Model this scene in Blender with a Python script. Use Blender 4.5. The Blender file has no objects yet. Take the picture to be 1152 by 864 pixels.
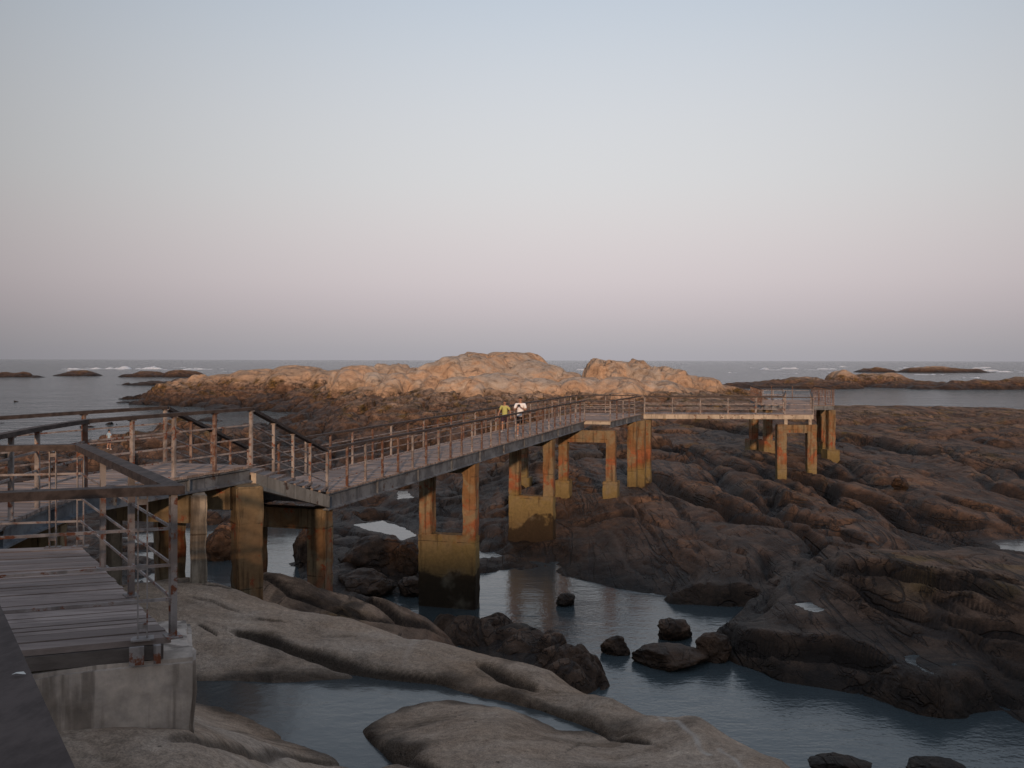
import bpy, bmesh, math, random
import numpy as np
from mathutils import Vector, Matrix

R = math.radians
random.seed(7)
rng = np.random.default_rng(11)
sc = bpy.context.scene
COL = sc.collection
F = 1100.0          # focal length in photograph pixels (photograph 1152 x 864)
HOR = 404.7         # horizon row at the centre column
ROLL = 0.0022       # horizon tilt
CH = 9.2            # eye height above the sea

# ------------------------------------------------------------------ helpers
def at(px, py=None, d=None, z=None):
    """pixel -> world point, at depth d or on the level z (z relative to the eye)"""
    x = px - 576.0
    yy = None if py is None else py - HOR - ROLL * x
    if d is None:
        d = -z * F / yy
    if z is None:
        z = -yy * d / F
    return Vector((x / F * d, d, CH + z))

def tag(o, label=None, cat=None, group=None, kind=None):
    if label: o['label'] = label
    if cat: o['category'] = cat
    if group: o['group'] = group
    if kind: o['kind'] = kind
    return o

def empty(name, loc=(0, 0, 0), rz=0.0, parent=None):
    o = bpy.data.objects.new(name, None)
    o.empty_display_size = 0.3
    COL.objects.link(o)
    o.location = loc
    o.rotation_euler = (0, 0, rz)
    if parent: o.parent = parent
    return o

def link(name, me, mat=None, parent=None, smooth=False):
    o = bpy.data.objects.new(name, me)
    COL.objects.link(o)
    if mat and not me.materials: me.materials.append(mat)
    if parent: o.parent = parent
    if smooth:
        me.polygons.foreach_set('use_smooth', np.ones(len(me.polygons), dtype=bool))
    return o

class MB:
    """collects faces for one mesh"""
    def __init__(s): s.v = []; s.f = []
    def add(s, vs, fs):
        n = len(s.v); s.v += [tuple(v) for v in vs]; s.f += [tuple(i + n for i in f) for f in fs]
    def hexa(s, b, t):
        """b, t: four bottom / top corners, counter-clockwise seen from above"""
        s.add(list(b) + list(t), [(3, 2, 1, 0), (4, 5, 6, 7), (0, 1, 5, 4), (1, 2, 6, 5), (2, 3, 7, 6), (3, 0, 4, 7)])
    def box(s, c, size, rz=0.0, bev=0.0):
        hx, hy, hz = size[0] / 2, size[1] / 2, size[2] / 2
        cs, sn = math.cos(rz), math.sin(rz)
        def P(x, y, z): return (c[0] + x * cs - y * sn, c[1] + x * sn + y * cs, c[2] + z)
        if bev <= 0:
            b = [P(-hx, -hy, -hz), P(hx, -hy, -hz), P(hx, hy, -hz), P(-hx, hy, -hz)]
            t = [P(-hx, -hy, hz), P(hx, -hy, hz), P(hx, hy, hz), P(-hx, hy, hz)]
            s.hexa(b, t)
        else:
            bm = bmesh.new(); bmesh.ops.create_cube(bm, size=1.0)
            for v in bm.verts: v.co = Vector((v.co.x * size[0], v.co.y * size[1], v.co.z * size[2]))
            bmesh.ops.bevel(bm, geom=bm.edges[:], offset=bev, segments=1, affect='EDGES')
            bm.verts.ensure_lookup_table()
            s.add([P(*v.co) for v in bm.verts], [[v.index for v in f.verts] for f in bm.faces]); bm.free()
    def sweep(s, path, prof, caps=True):
        """prof: (side, up) polygon counter-clockwise seen along the path; mitred joints"""
        path = [Vector(p) for p in path]; n = len(path); m = len(prof); rings = []
        for i, p in enumerate(path):
            d0 = (path[i] - path[i - 1]).xy.normalized() if i > 0 else None
            d1 = (path[i + 1] - path[i]).xy.normalized() if i < n - 1 else None
            if d0 is None: d0 = d1
            if d1 is None: d1 = d0
            n0 = Vector((d0.y, -d0.x)); n1 = Vector((d1.y, -d1.x)); b = (n0 + n1).normalized()
            k = 1.0 / max(0.35, b.dot(n0))
            rings.append([(p.x + b.x * a * k, p.y + b.y * a * k, p.z + u) for a, u in prof])
        vs = [v for r in rings for v in r]; fs = []
        for i in range(n - 1):
            for j in range(m):
                a, b2 = i * m + j, i * m + (j + 1) % m
                fs.append((a, b2, b2 + m, a + m))
        if caps:
            fs.append(tuple(range(m))[::-1]); fs.append(tuple((n - 1) * m + j for j in range(m)))
        s.add(vs, fs)
    def rod(s, p, q, r, n=6):
        p, q = Vector(p), Vector(q); d = (q - p).normalized()
        a = d.orthogonal().normalized(); b = d.cross(a)
        ring = [a * math.cos(2 * math.pi * i / n) * r + b * math.sin(2 * math.pi * i / n) * r for i in range(n)]
        s.add([p + k for k in ring] + [q + k for k in ring],
              [(i, (i + 1) % n, n + (i + 1) % n, n + i) for i in range(n)] + [tuple(range(n))[::-1], tuple(range(n, 2 * n))])
    def mesh(s, name):
        me = bpy.data.meshes.new(name); me.from_pydata(s.v, [], s.f); me.update()
        bm = bmesh.new(); bm.from_mesh(me); bmesh.ops.recalc_face_normals(bm, faces=bm.faces[:]); bm.to_mesh(me); bm.free()
        return me
    def build(s, name, mat, parent=None, smooth=False):
        return link(name, s.mesh(name), mat, parent, smooth)

def rect(w, h, up=0.0, side=0.0):
    return [(side - w / 2, up - h), (side + w / 2, up - h), (side + w / 2, up), (side - w / 2, up)]

# ------------------------------------------------------------------ numpy noise
_p = rng.permutation(256); PERM = np.concatenate([_p, _p, _p])
_a = rng.random(256) * 2 * np.pi; G2 = np.stack([np.cos(_a), np.sin(_a)], -1).astype(np.float32)
_g = rng.normal(size=(256, 3)); G3 = (_g / np.linalg.norm(_g, axis=1, keepdims=True)).astype(np.float32)

def pn2(x, y, seed=0):
    x = np.asarray(x, np.float32) + seed * 17.31; y = np.asarray(y, np.float32) + seed * 9.77
    xi = np.floor(x).astype(np.int32); yi = np.floor(y).astype(np.int32)
    xf = x - xi; yf = y - yi
    u = xf * xf * xf * (xf * (xf * 6 - 15) + 10); v = yf * yf * yf * (yf * (yf * 6 - 15) + 10)
    def g(ix, iy, dx, dy):
        h = PERM[PERM[(xi + ix) & 255] + ((yi + iy) & 255)]
        return G2[h, 0] * dx + G2[h, 1] * dy
    a = g(0, 0, xf, yf); b = g(1, 0, xf - 1, yf); c = g(0, 1, xf, yf - 1); d = g(1, 1, xf - 1, yf - 1)
    return (a + u * (b - a)) * (1 - v) + (c + u * (d - c)) * v

def fbm(x, y, oct=4, seed=0, gain=0.5):
    s = 0; a = 1.0; f = 1.0
    for o in range(oct):
        s = s + a * pn2(x * f, y * f, seed + o * 3); a *= gain; f *= 2.03
    return s * 1.5

def pn3(x, y, z, seed=0):
    x = np.asarray(x, np.float32) + seed * 7.31; y = np.asarray(y, np.float32) + seed * 3.77; z = np.asarray(z, np.float32) + seed * 5.13
    xi, yi, zi = (np.floor(q).astype(np.int32) for q in (x, y, z))
    xf, yf, zf = x - xi, y - yi, z - zi
    fd = lambda t: t * t * t * (t * (t * 6 - 15) + 10)
    u, v, w = fd(xf), fd(yf), fd(zf)
    def g(i, j, k):
        h = PERM[PERM[PERM[(xi + i) & 255] + ((yi + j) & 255)] + ((zi + k) & 255)]
        return G3[h, 0] * (xf - i) + G3[h, 1] * (yf - j) + G3[h, 2] * (zf - k)
    L = lambda a, b, t: a + t * (b - a)
    return L(L(L(g(0,0,0), g(1,0,0), u), L(g(0,1,0), g(1,1,0), u), v), L(L(g(0,0,1), g(1,0,1), u), L(g(0,1,1), g(1,1,1), u), v), w)

def fbm3(x, y, z, oct=4, seed=0, gain=0.5):
    s = 0; a = 1.0; f = 1.0
    for o in range(oct):
        s = s + a * pn3(x * f, y * f, z * f, seed + o * 3); a *= gain; f *= 2.03
    return s * 1.5

def worley(x, y, seed=0):
    """F1, F2-F1 and a random value of the cell"""
    x = np.asarray(x, np.float32); y = np.asarray(y, np.float32)
    xi = np.floor(x).astype(np.int32); yi = np.floor(y).astype(np.int32)
    f1 = np.full(x.shape, 9.0, np.float32); f2 = f1.copy(); idv = np.zeros(x.shape, np.float32)
    for i in (-1, 0, 1):
        for j in (-1, 0, 1):
            h = PERM[PERM[(xi + i + seed * 13) & 255] + ((yi + j + seed * 7) & 255)]
            cx = xi + i + 0.5 + 0.42 * G2[h, 0]; cy = yi + j + 0.5 + 0.42 * G2[h, 1]
            dd = np.hypot(x - cx, y - cy)
            nearer = dd < f1
            f2 = np.where(nearer, f1, np.minimum(f2, dd))
            idv = np.where(nearer, h / 255.0, idv); f1 = np.where(nearer, dd, f1)
    return f1, f2 - f1, idv

def sstep(a, b, x):
    t = np.clip((x - a) / (b - a), 0, 1); return t * t * (3 - 2 * t)

def poly_sd(px, py, poly):
    """signed distance to polygon, negative inside"""
    P = np.asarray(poly, np.float64); d = np.full(px.shape, 1e9); ins = np.zeros(px.shape, bool)
    n = len(P)
    for i in range(n):
        a, b = P[i], P[(i + 1) % n]; e = b - a
        wx, wy = px - a[0], py - a[1]
        t = np.clip((wx * e[0] + wy * e[1]) / (e @ e + 1e-12), 0, 1)
        d = np.minimum(d, (wx - t * e[0]) ** 2 + (wy - t * e[1]) ** 2)
        c = ((a[1] > py) != (b[1] > py)) & (px < (b[0] - a[0]) * (py - a[1]) / (b[1] - a[1] + 1e-12) + a[0])
        ins ^= c
    d = np.sqrt(d); return np.where(ins, -d, d)

# ------------------------------------------------------------------ materials
class NT:
    def __init__(s, name):
        s.m = bpy.data.materials.new(name); s.m.use_nodes = True
        s.t = s.m.node_tree; s.t.nodes.clear()
        s.out = s.n('ShaderNodeOutputMaterial'); s.b = s.n('ShaderNodeBsdfPrincipled')
        s.l(s.b.outputs[0], s.out.inputs[0])
        s.pos = s.n('ShaderNodeNewGeometry').outputs['Position']
        s.obj = None
    def n(s, t): return s.t.nodes.new(t)
    def l(s, a, b): s.t.links.new(a, b)
    def put(s, sock, v):
        if hasattr(v, 'is_output'): s.l(v, sock)
        elif isinstance(v, (tuple, list)) and len(v) == 3 and sock.type == 'RGBA': sock.default_value = (*v, 1)
        else: sock.default_value = v
    def objvec(s):
        if s.obj is None: s.obj = s.n('ShaderNodeTexCoord').outputs['Object']
        return s.obj
    def scale(s, v, sx, sy, sz):
        k = s.n('ShaderNodeVectorMath'); k.operation = 'MULTIPLY'; s.l(v, k.inputs[0]); k.inputs[1].default_value = (sx, sy, sz); return k.outputs[0]
    def noise(s, sc_, vec=None, det=4, rough=0.55, dist=0.0):
        k = s.n('ShaderNodeTexNoise'); s.l(vec if vec else s.pos, k.inputs['Vector'])
        k.inputs['Scale'].default_value = sc_; k.inputs['Detail'].default_value = det
        k.inputs['Roughness'].default_value = rough; k.inputs['Distortion'].default_value = dist; return k.outputs[0]
    def vor(s, sc_, vec=None, feat='F1'):
        k = s.n('ShaderNodeTexVoronoi'); k.feature = feat; s.l(vec if vec else s.pos, k.inputs['Vector']); k.inputs['Scale'].default_value = sc_; return k.outputs[0]
    def math(s, op, a, b=0.0, c=0.0, clamp=False):
        k = s.n('ShaderNodeMath'); k.operation = op; k.use_clamp = clamp
        for i, v in enumerate((a, b, c)):
            if i < len(k.inputs): s.put(k.inputs[i], v)
        return k.outputs[0]
    def rng(s, v, a, b, c=0.0, d=1.0, smooth=True):
        k = s.n('ShaderNodeMapRange'); k.interpolation_type = 'SMOOTHSTEP' if smooth else 'LINEAR'
        s.put(k.inputs[0], v)
        for i, q in enumerate((a, b, c, d)): k.inputs[i + 1].default_value = q
        return k.outputs[0]
    def ramp(s, f, stops):
        k = s.n('ShaderNodeValToRGB'); e = k.color_ramp.elements
        while len(e) < len(stops): e.new(0.5)
        for i, (p, c) in enumerate(stops): e[i].position = p; e[i].color = (*c, 1)
        s.l(f, k.inputs[0]); return k.outputs[0]
    def mix(s, f, a, b, mode='MIX'):
        k = s.n('ShaderNodeMix'); k.data_type = 'RGBA'; k.blend_type = mode
        s.put(k.inputs[0], f); s.put(k.inputs[6], a); s.put(k.inputs[7], b); return k.outputs[2]
    def z(s):
        k = s.n('ShaderNodeSeparateXYZ'); s.l(s.pos, k.inputs[0]); return k.outputs[2]
    def attr(s, name):
        k = s.n('ShaderNodeAttribute'); k.attribute_name = name; return k.outputs['Fac']
    def bump(s, h, strength=0.4, dist=0.05):
        k = s.n('ShaderNodeBump'); k.inputs['Strength'].default_value = strength; k.inputs['Distance'].default_value = dist
        s.l(h, k.inputs['Height']); s.l(k.outputs[0], s.b.inputs['Normal'])
    def fin(s, col, rough=0.8, spec=0.3, metal=0.0):
        s.put(s.b.inputs['Base Color'], col); s.put(s.b.inputs['Roughness'], rough)
        s.b.inputs['Specular IOR Level'].default_value = spec; s.b.inputs['Metallic'].default_value = metal
        return s.m

def sepy(k):
    q = k.n('ShaderNodeSeparateXYZ'); k.l(k.pos, q.inputs[0]); return q.outputs[1]

def mat_rock():
    k = NT('weathered_rock')
    zone = k.attr('zone')
    n1 = k.noise(0.35, det=5); n2 = k.noise(2.2, det=6, rough=0.65); n3 = k.noise(14, det=4, rough=0.7)
    strat = k.noise(1.0, vec=k.scale(k.pos, 1.3, 0.10, 2.2), det=5, rough=0.6)
    f = k.math('ADD', zone, k.math('MULTIPLY', k.math('SUBTRACT', n1, 0.5), 0.34))
    f = k.math('ADD', f, k.math('MULTIPLY', k.math('SUBTRACT', n2, 0.5), 0.26), clamp=True)
    c = k.ramp(f, [(0.0, (0.022, 0.0155, 0.0115)), (0.20, (0.078, 0.046, 0.029)), (0.38, (0.170, 0.098, 0.062)), (0.55, (0.25, 0.165, 0.113)),
                   (0.72, (0.34, 0.232, 0.155)), (0.88, (0.36, 0.272, 0.203)), (1.0, (0.42, 0.345, 0.28))])
    ochre = k.mix(k.math('MULTIPLY', k.rng(n1, 0.50, 0.64), k.math('MULTIPLY', k.rng(zone, 0.25, 0.42), k.rng(zone, 0.85, 0.6))), c, (0.15, 0.085, 0.022))
    isl = k.math('MULTIPLY', k.rng(sepy(k), 70, 120), k.rng(zone, 0.45, 0.6))
    red = k.noise(0.16, vec=k.scale(k.pos, 1, 1, 1.6), det=5, rough=0.65, dist=0.8)
    ochre = k.mix(k.math('MULTIPLY', isl, k.rng(red, 0.42, 0.60)), ochre, (0.44, 0.29, 0.19))
    ochre = k.mix(k.math('MULTIPLY', isl, k.math('MULTIPLY', k.rng(k.noise(0.4, det=5, rough=0.7), 0.58, 0.68), 0.7)), ochre, (0.14, 0.115, 0.10))
    dk = k.math('ADD', k.math('MULTIPLY', k.rng(strat, 0.40, 0.58, 0.62, 1.10), k.rng(zone, 0.74, 0.62)), k.rng(zone, 0.62, 0.74))
    sp = k.rng(n3, 0.3, 0.7, 0.78, 1.22)
    c2 = k.mix(1.0, ochre, k.mix(1.0, k.math('MULTIPLY', dk, sp), (1, 1, 1), 'MULTIPLY'), 'MULTIPLY')
    # barnacle specks in the tidal zone
    v = k.vor(5.0); c2 = k.mix(k.math('MULTIPLY', k.rng(v, 0.10, 0.04), k.math('MULTIPLY', k.rng(zone, 0.5, 0.2), k.rng(n2, 0.55, 0.68))), c2, (0.16, 0.15, 0.14))
    # joints: long thin dark lines, running with the layering on the shore rock, netted on the pale granite
    warp = k.n('ShaderNodeTexNoise'); k.l(k.pos, warp.inputs['Vector']); warp.inputs['Scale'].default_value = 0.22; warp.inputs['Detail'].default_value = 3
    wv = k.n('ShaderNodeVectorMath'); wv.operation = 'MULTIPLY_ADD'; k.l(warp.outputs[1], wv.inputs[0]); wv.inputs[1].default_value = (5, 5, 5); k.l(k.pos, wv.inputs[2])
    ln1 = k.noise(1.0, vec=k.scale(k.pos, 0.55, 0.045, 0.7), det=3, rough=0.5, dist=0.6)
    ln2 = k.noise(1.0, vec=k.scale(k.pos, 1.7, 0.16, 2.0), det=3, rough=0.5, dist=0.5)
    l1 = k.rng(k.math('ABSOLUTE', k.math('SUBTRACT', ln1, 0.5)), 0.030, 0.004); l2 = k.rng(k.math('ABSOLUTE', k.math('SUBTRACT', ln2, 0.47)), 0.022, 0.003)
    lines = k.math('MULTIPLY', k.math('MAXIMUM', l1, k.math('MULTIPLY', l2, 0.8)), k.rng(n1, 0.36, 0.52))
    lines = k.math('MULTIPLY', lines, k.rng(zone, 0.70, 0.60))
    net = k.rng(k.vor(0.26, vec=wv.outputs[0], feat='DISTANCE_TO_EDGE'), 0.036, 0.006)
    net = k.math('MULTIPLY', k.math('MULTIPLY', net, k.rng(k.noise(0.5, det=2), 0.42, 0.58)), k.rng(zone, 0.45, 0.62))
    net = k.math('MULTIPLY', net, 0.5)
    cr = k.math('MAXIMUM', lines, net)
    c2 = k.mix(k.math('MULTIPLY', cr, 0.72), c2, (0.018, 0.013, 0.011))
    pt = k.noise(0.55, vec=k.scale(k.pos, 0.7, 1.3, 1), det=6, rough=0.7, dist=1.0)
    c2 = k.mix(1.0, c2, k.ramp(pt, [(0.36, (0.58, 0.55, 0.52)), (0.48, (0.93, 0.91, 0.89)), (0.56, (1.02, 1.01, 1.0)), (0.66, (1.24, 1.22, 1.20))]), 'MULTIPLY')
    gr = k.noise(55, det=3, rough=0.8); c2 = k.mix(1.0, c2, k.ramp(gr, [(0.35, (0.70, 0.69, 0.68)), (0.65, (1.26, 1.25, 1.24))]), 'MULTIPLY')
    pit = k.math('MULTIPLY', k.rng(k.vor(7.0), 0.16, 0.06), k.rng(k.noise(1.1, det=3), 0.54, 0.62))
    c2 = k.mix(k.math('MULTIPLY', pit, 0.6), c2, (0.04, 0.034, 0.03))
    c2 = k.mix(k.attr('vein'), c2, (0.50, 0.44, 0.38))
    c2 = k.mix(k.math('MULTIPLY', k.attr('stain_shade'), 0.94), c2, (0.016, 0.012, 0.010))  # dark band round the pool, plus crevice shade laid into the colour
    h = k.math('ADD', k.math('MULTIPLY', n2, 0.7), k.math('MULTIPLY', n3, 0.22))
    h = k.math('ADD', h, k.math('MULTIPLY', k.math('MULTIPLY', strat, k.rng(zone, 0.74, 0.62)), 0.45))
    h = k.math('SUBTRACT', h, k.math('MULTIPLY', cr, 0.6))
    h = k.math('ADD', h, k.math('MULTIPLY', gr, 0.05)); h = k.math('SUBTRACT', h, k.math('MULTIPLY', pit, 0.12))
    k.bump(h, 0.85, 0.20)
    return k.fin(c2, k.rng(zone, 0.1, 0.6, 0.62, 0.9), 0.2)

def mat_concrete(name, top=(0.21, 0.165, 0.105), bands=True):
    k = NT(name)
    z = k.z(); n1 = k.noise(1.6, det=5, rough=0.6); n2 = k.noise(9, det=5, rough=0.65)
    streak = k.noise(1.0, vec=k.scale(k.pos, 7, 7, 0.5), det=4)
    blotch = k.noise(0.9, det=3)
    zz = k.math('ADD', z, k.math('MULTIPLY', k.math('SUBTRACT', n1, 0.5), 0.9))
    # dark weed at the foot, olive film, orange rust and lichen, tan top
    if bands:
        c = k.ramp(k.rng(zz, 0.0, 6.6, smooth=False),
                   [(0.0, (0.05, 0.034, 0.022)), (0.10, (0.10, 0.072, 0.042)), (0.20, (0.16, 0.12, 0.06)), (0.37, (0.235, 0.185, 0.085)),
                    (0.415, (0.22, 0.135, 0.06)), (0.45, (0.28, 0.105, 0.055)), (0.53, (0.33, 0.13, 0.068)), (0.60, (0.24, 0.135, 0.07)), (0.80, (0.26, 0.16, 0.085)), (1.0, top)])
        c = k.mix(k.math('MULTIPLY', k.rng(k.noise(1.3, det=4, dist=0.8), 0.44, 0.58), k.rng(z, 1.6, 3.2)), c, (0.26, 0.205, 0.135))
        c = k.mix(k.math('MULTIPLY', k.rng(k.noise(2.6, det=5, rough=0.7), 0.56, 0.66), k.rng(z, 2.2, 3.0)), c, (0.30, 0.085, 0.04))
    else:
        c = k.mix(k.rng(n1, 0.4, 0.62), top, tuple(q * 0.62 for q in top))
    if bands:
        wl = k.math('ADD', z, k.math('MULTIPLY', k.math('SUBTRACT', k.noise(0.75, det=3, rough=0.45), 0.5), 3.6))
        wl = k.math('ADD', wl, k.math('MULTIPLY', k.math('SUBTRACT', n2, 0.5), 0.35))
        c = k.mix(k.math('MULTIPLY', k.rng(wl, 1.42, 1.18), 0.9), c, (0.030, 0.021, 0.014))
        streak = k.math('MULTIPLY', streak, k.rng(z, 1.8, 3.0, 0.86, 1.0))
    jt = k.math('FRACT', k.math('MULTIPLY', z, 0.82)); c = k.mix(k.math('MULTIPLY', k.rng(jt, 0.035, 0.0), k.rng(n1, 0.42, 0.56)), c, (0.05, 0.036, 0.025))
    c = k.mix(k.rng(streak, 0.50, 0.64, 0.0, 0.55), c, (0.05, 0.033, 0.021))
    c = k.mix(k.math('MULTIPLY', k.rng(blotch, 0.56, 0.72), 0.6), c, (0.20, 0.18, 0.145))
    c = k.mix(1.0, c, k.ramp(n2, [(0.25, (0.72, 0.72, 0.72)), (0.75, (1.15, 1.12, 1.08))]), 'MULTIPLY')
    if bands: c = k.mix(1.0, c, (0.80, 0.78, 0.74), 'MULTIPLY')
    k.bump(k.math('ADD', k.math('MULTIPLY', n2, 0.6), k.math('MULTIPLY', streak, 0.5)), 0.5, 0.03)
    return k.fin(c, 0.88, 0.2)

def mat_wood(name, c1, c2, axis=(0.6, 9, 9)):
    k = NT(name)
    v = k.scale(k.pos, 1, 1, 1)
    isl = k.n('ShaderNodeNewGeometry').outputs['Random Per Island']
    g = k.noise(1.0, vec=k.scale(k.pos, *axis), det=5, rough=0.65); n = k.noise(2.0, det=4)
    c = k.mix(k.rng(g, 0.35, 0.66), c1, c2)
    c = k.mix(k.rng(isl, 0, 1, 0.0, 0.6), c, tuple(q * 0.55 for q in c1))
    c = k.mix(k.rng(n, 0.52, 0.72, 0, 0.5), c, tuple(q * 0.6 for q in c1))
    k.bump(g, 0.35, 0.01)
    return k.fin(c, 0.8, 0.22)

def mat_steel(name, c1, c2, rust=0.5, rustcol=(0.16, 0.05, 0.022), scale=7.0):
    k = NT(name)
    n1 = k.noise(scale, det=5, rough=0.7); n2 = k.noise(scale * 0.45, det=5, rough=0.65); st = k.noise(1.0, vec=k.scale(k.pos, 9, 9, 1.0), det=4)
    c = k.mix(k.rng(n2, 0.4, 0.6), c1, c2)
    c = k.mix(k.rng(st, 0.54, 0.68, 0, 0.7), c, tuple(q * 0.35 for q in c1))
    c = k.mix(k.rng(n1, 0.66 - 0.25 * rust, 0.72 - 0.2 * rust), c, rustcol)
    k.bump(n1, 0.3, 0.008)
    return k.fin(c, 0.65, 0.35)

def mat_water(name, col, big, rough, bump_s, small=None):
    k = NT(name)
    p2 = k.scale(k.pos, 1.0, 1.0, 1.0)
    h = None
    sy = k.n('ShaderNodeSeparateXYZ'); k.l(k.pos, sy.inputs[0])
    far = k.rng(sy.outputs[1], 62, 130)
    for s_, w, st, cal in big:
        a = k.noise(s_, vec=k.scale(k.pos, st[0], st[1], 1), det=3, rough=0.55, dist=0.4)
        a = k.math('MULTIPLY', a, k.math('ADD', k.math('MULTIPLY', far, w * (1 - cal)), w * cal)); h = a if h is None else k.math('ADD', h, a)
    k.bump(h, bump_s, 1.0)
    patch = k.noise(0.02, vec=k.scale(k.pos, 0.5, 1.6, 1), det=4)
    c = k.mix(k.rng(patch, 0.35, 0.65), col, tuple(q * 1.35 for q in col))
    k.b.inputs['IOR'].default_value = 1.33
    return k.fin(c, rough, 0.5)

def mat_plain(name, c, rough=0.85, var=0.25, scale=30):
    k = NT(name); n = k.noise(scale, vec=k.objvec(), det=3)
    return k.fin(k.mix(k.rng(n, 0.3, 0.7), tuple(q * (1 - var) for q in c), tuple(min(1, q * (1 + var)) for q in c)), rough, 0.25)

M = {}
M['rock'] = mat_rock()
M['pier'] = mat_concrete('stained_concrete')
M['block'] = mat_concrete('abutment_concrete', (0.55, 0.465, 0.40), False)
M['greypier'] = mat_concrete('pale_column_concrete', (0.36, 0.31, 0.25), False)
M['deck'] = mat_wood('weathered_planks', (0.235, 0.182, 0.160), (0.37, 0.297, 0.264))
M['hand'] = mat_wood('dark_handrail_wood', (0.055, 0.042, 0.038), (0.125, 0.096, 0.086), (14, 6, 14))
M['ownrail'] = mat_wood('close_handrail_wood', (0.060, 0.043, 0.038), (0.115, 0.086, 0.076), (22, 9, 22))
M['timber'] = mat_wood('bearer_timber', (0.12, 0.098, 0.086), (0.19, 0.158, 0.14), (3, 3, 12))
M['post'] = mat_steel('flaking_post_steel', (0.29, 0.255, 0.24), (0.15, 0.128, 0.12), 0.5)
M['postrust'] = mat_steel('rusty_post_steel', (0.21, 0.155, 0.132), (0.115, 0.070, 0.056), 0.8, (0.10, 0.040, 0.022))
M['rail'] = mat_steel('worn_rail_steel', (0.33, 0.29, 0.275), (0.20, 0.165, 0.155), 0.5)
M['girder'] = mat_steel('grey_girder_steel', (0.15, 0.165, 0.185), (0.075, 0.082, 0.095), 0.28, (0.06, 0.035, 0.024), 3.5)
M['girder_pale'] = mat_steel('pale_girder_steel', (0.42, 0.36, 0.29), (0.30, 0.25, 0.20), 0.35, (0.12, 0.06, 0.035), 3.0)

# ------------------------------------------------------------------ terrain heights
PXS = np.arange(-560, 1720, 2.4)
DU = np.exp(np.arange(math.log(2.6), math.log(282), 0.0043))      # even steps in log depth
DS = np.exp(np.concatenate([np.arange(math.log(2.6), math.log(8), 0.0055), np.arange(math.log(8), math.log(19), 0.0019), np.arange(math.log(19), math.log(282), 0.0042)]))
GP, GD = np.meshgrid(PXS, DS, indexing='ij')
GX = (GP - 576) / F * GD; GY = GD

FG = {
 -560: [(2, -2.6), (8, -2.5), (14, -3.2), (20, -4.5), (28, -8.5), (34, -12)],
    0: [(2, -2.9), (7, -2.66), (10, -3.0), (14, -3.6), (18, -4.1), (22, -5.2), (28, -6.8), (36, -8.2), (46, -8.9), (60, -12)],
  130: [(2, -2.9), (7, -2.66), (10, -3.4), (14, -4.1), (17, -3.95), (20, -4.8), (26, -6.8), (34, -8.4), (44, -9.0), (55, -12)],
  212: [(2, -2.9), (7, -2.70), (9, -3.30), (11, -4.0), (13.1, -4.6), (14.0, -4.6), (14.4, -4.45), (15.5, -4.25), (17.4, -3.9), (18.4, -4.1), (20, -5.0), (24, -7.4), (30, -12)],
  300: [(2, -3.3), (7, -3.0), (9, -3.68), (10.2, -4.05), (11.9, -4.6), (13.9, -4.6), (14.4, -4.42), (15.4, -4.32), (16.6, -4.22), (17.2, -4.15), (17.9, -4.6), (18.6, -4.7), (19.8, -4.32), (20.4, -4.45), (22, -5.8), (26, -8.5), (31, -12)],
  400: [(2, -3.5), (8, -4.2), (10, -4.5), (11.6, -4.62), (14.1, -4.6), (14.5, -4.45), (15.6, -4.36), (16.3, -4.30), (17, -4.75), (18.5, -5.2), (20.4, -4.95), (21.2, -5.2), (25, -8), (30, -12)],
  480: [(2, -3.6), (8, -4.15), (9.5, -4.3), (11, -4.33), (12, -4.42), (13.1, -4.62), (13.8, -4.6), (14.2, -4.45), (15.2, -4.33), (16.0, -4.7), (18, -5.6), (21.4, -5.65), (23, -6.6), (28, -12)],
  560: [(2, -3.6), (8, -4.05), (10, -4.18), (11.5, -4.25), (12.4, -4.42), (12.95, -4.62), (13.3, -4.6), (13.7, -4.45), (14.5, -4.36), (15.4, -4.8), (18, -6.3), (21, -7.2), (24, -9.0), (27, -12)],
  620: [(2, -3.6), (8, -4.05), (10, -4.2), (11.5, -4.36), (12.25, -4.62), (12.8, -4.6), (13.3, -4.44), (13.95, -4.40), (15, -5.0), (18, -7.6), (21, -10), (24, -12)],
  690: [(2, -3.6), (8, -4.05), (10, -4.22), (11.2, -4.40), (11.8, -4.6), (12.1, -4.5), (12.75, -4.38), (13.4, -4.7), (16, -7.2), (20, -12)],
  790: [(2, -3.6), (8, -4.1), (10, -4.2), (11.5, -4.26), (12.3, -4.6), (15, -7.8), (18, -12)],
  880: [(2, -3.7), (8, -4.15), (10.4, -4.22), (11.2, -4.6), (14, -8.0), (17, -12)],
 1000: [(2, -3.8), (8, -4.2), (9.2, -4.35), (10.5, -5.2), (13, -8.5), (16, -12)],
 1200: [(2, -4.0), (6.5, -4.4), (8, -5.2), (12, -9), (15, -12)],
 1720: [(2, -4.2), (5, -5), (9, -9), (13, -12)],
}
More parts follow.
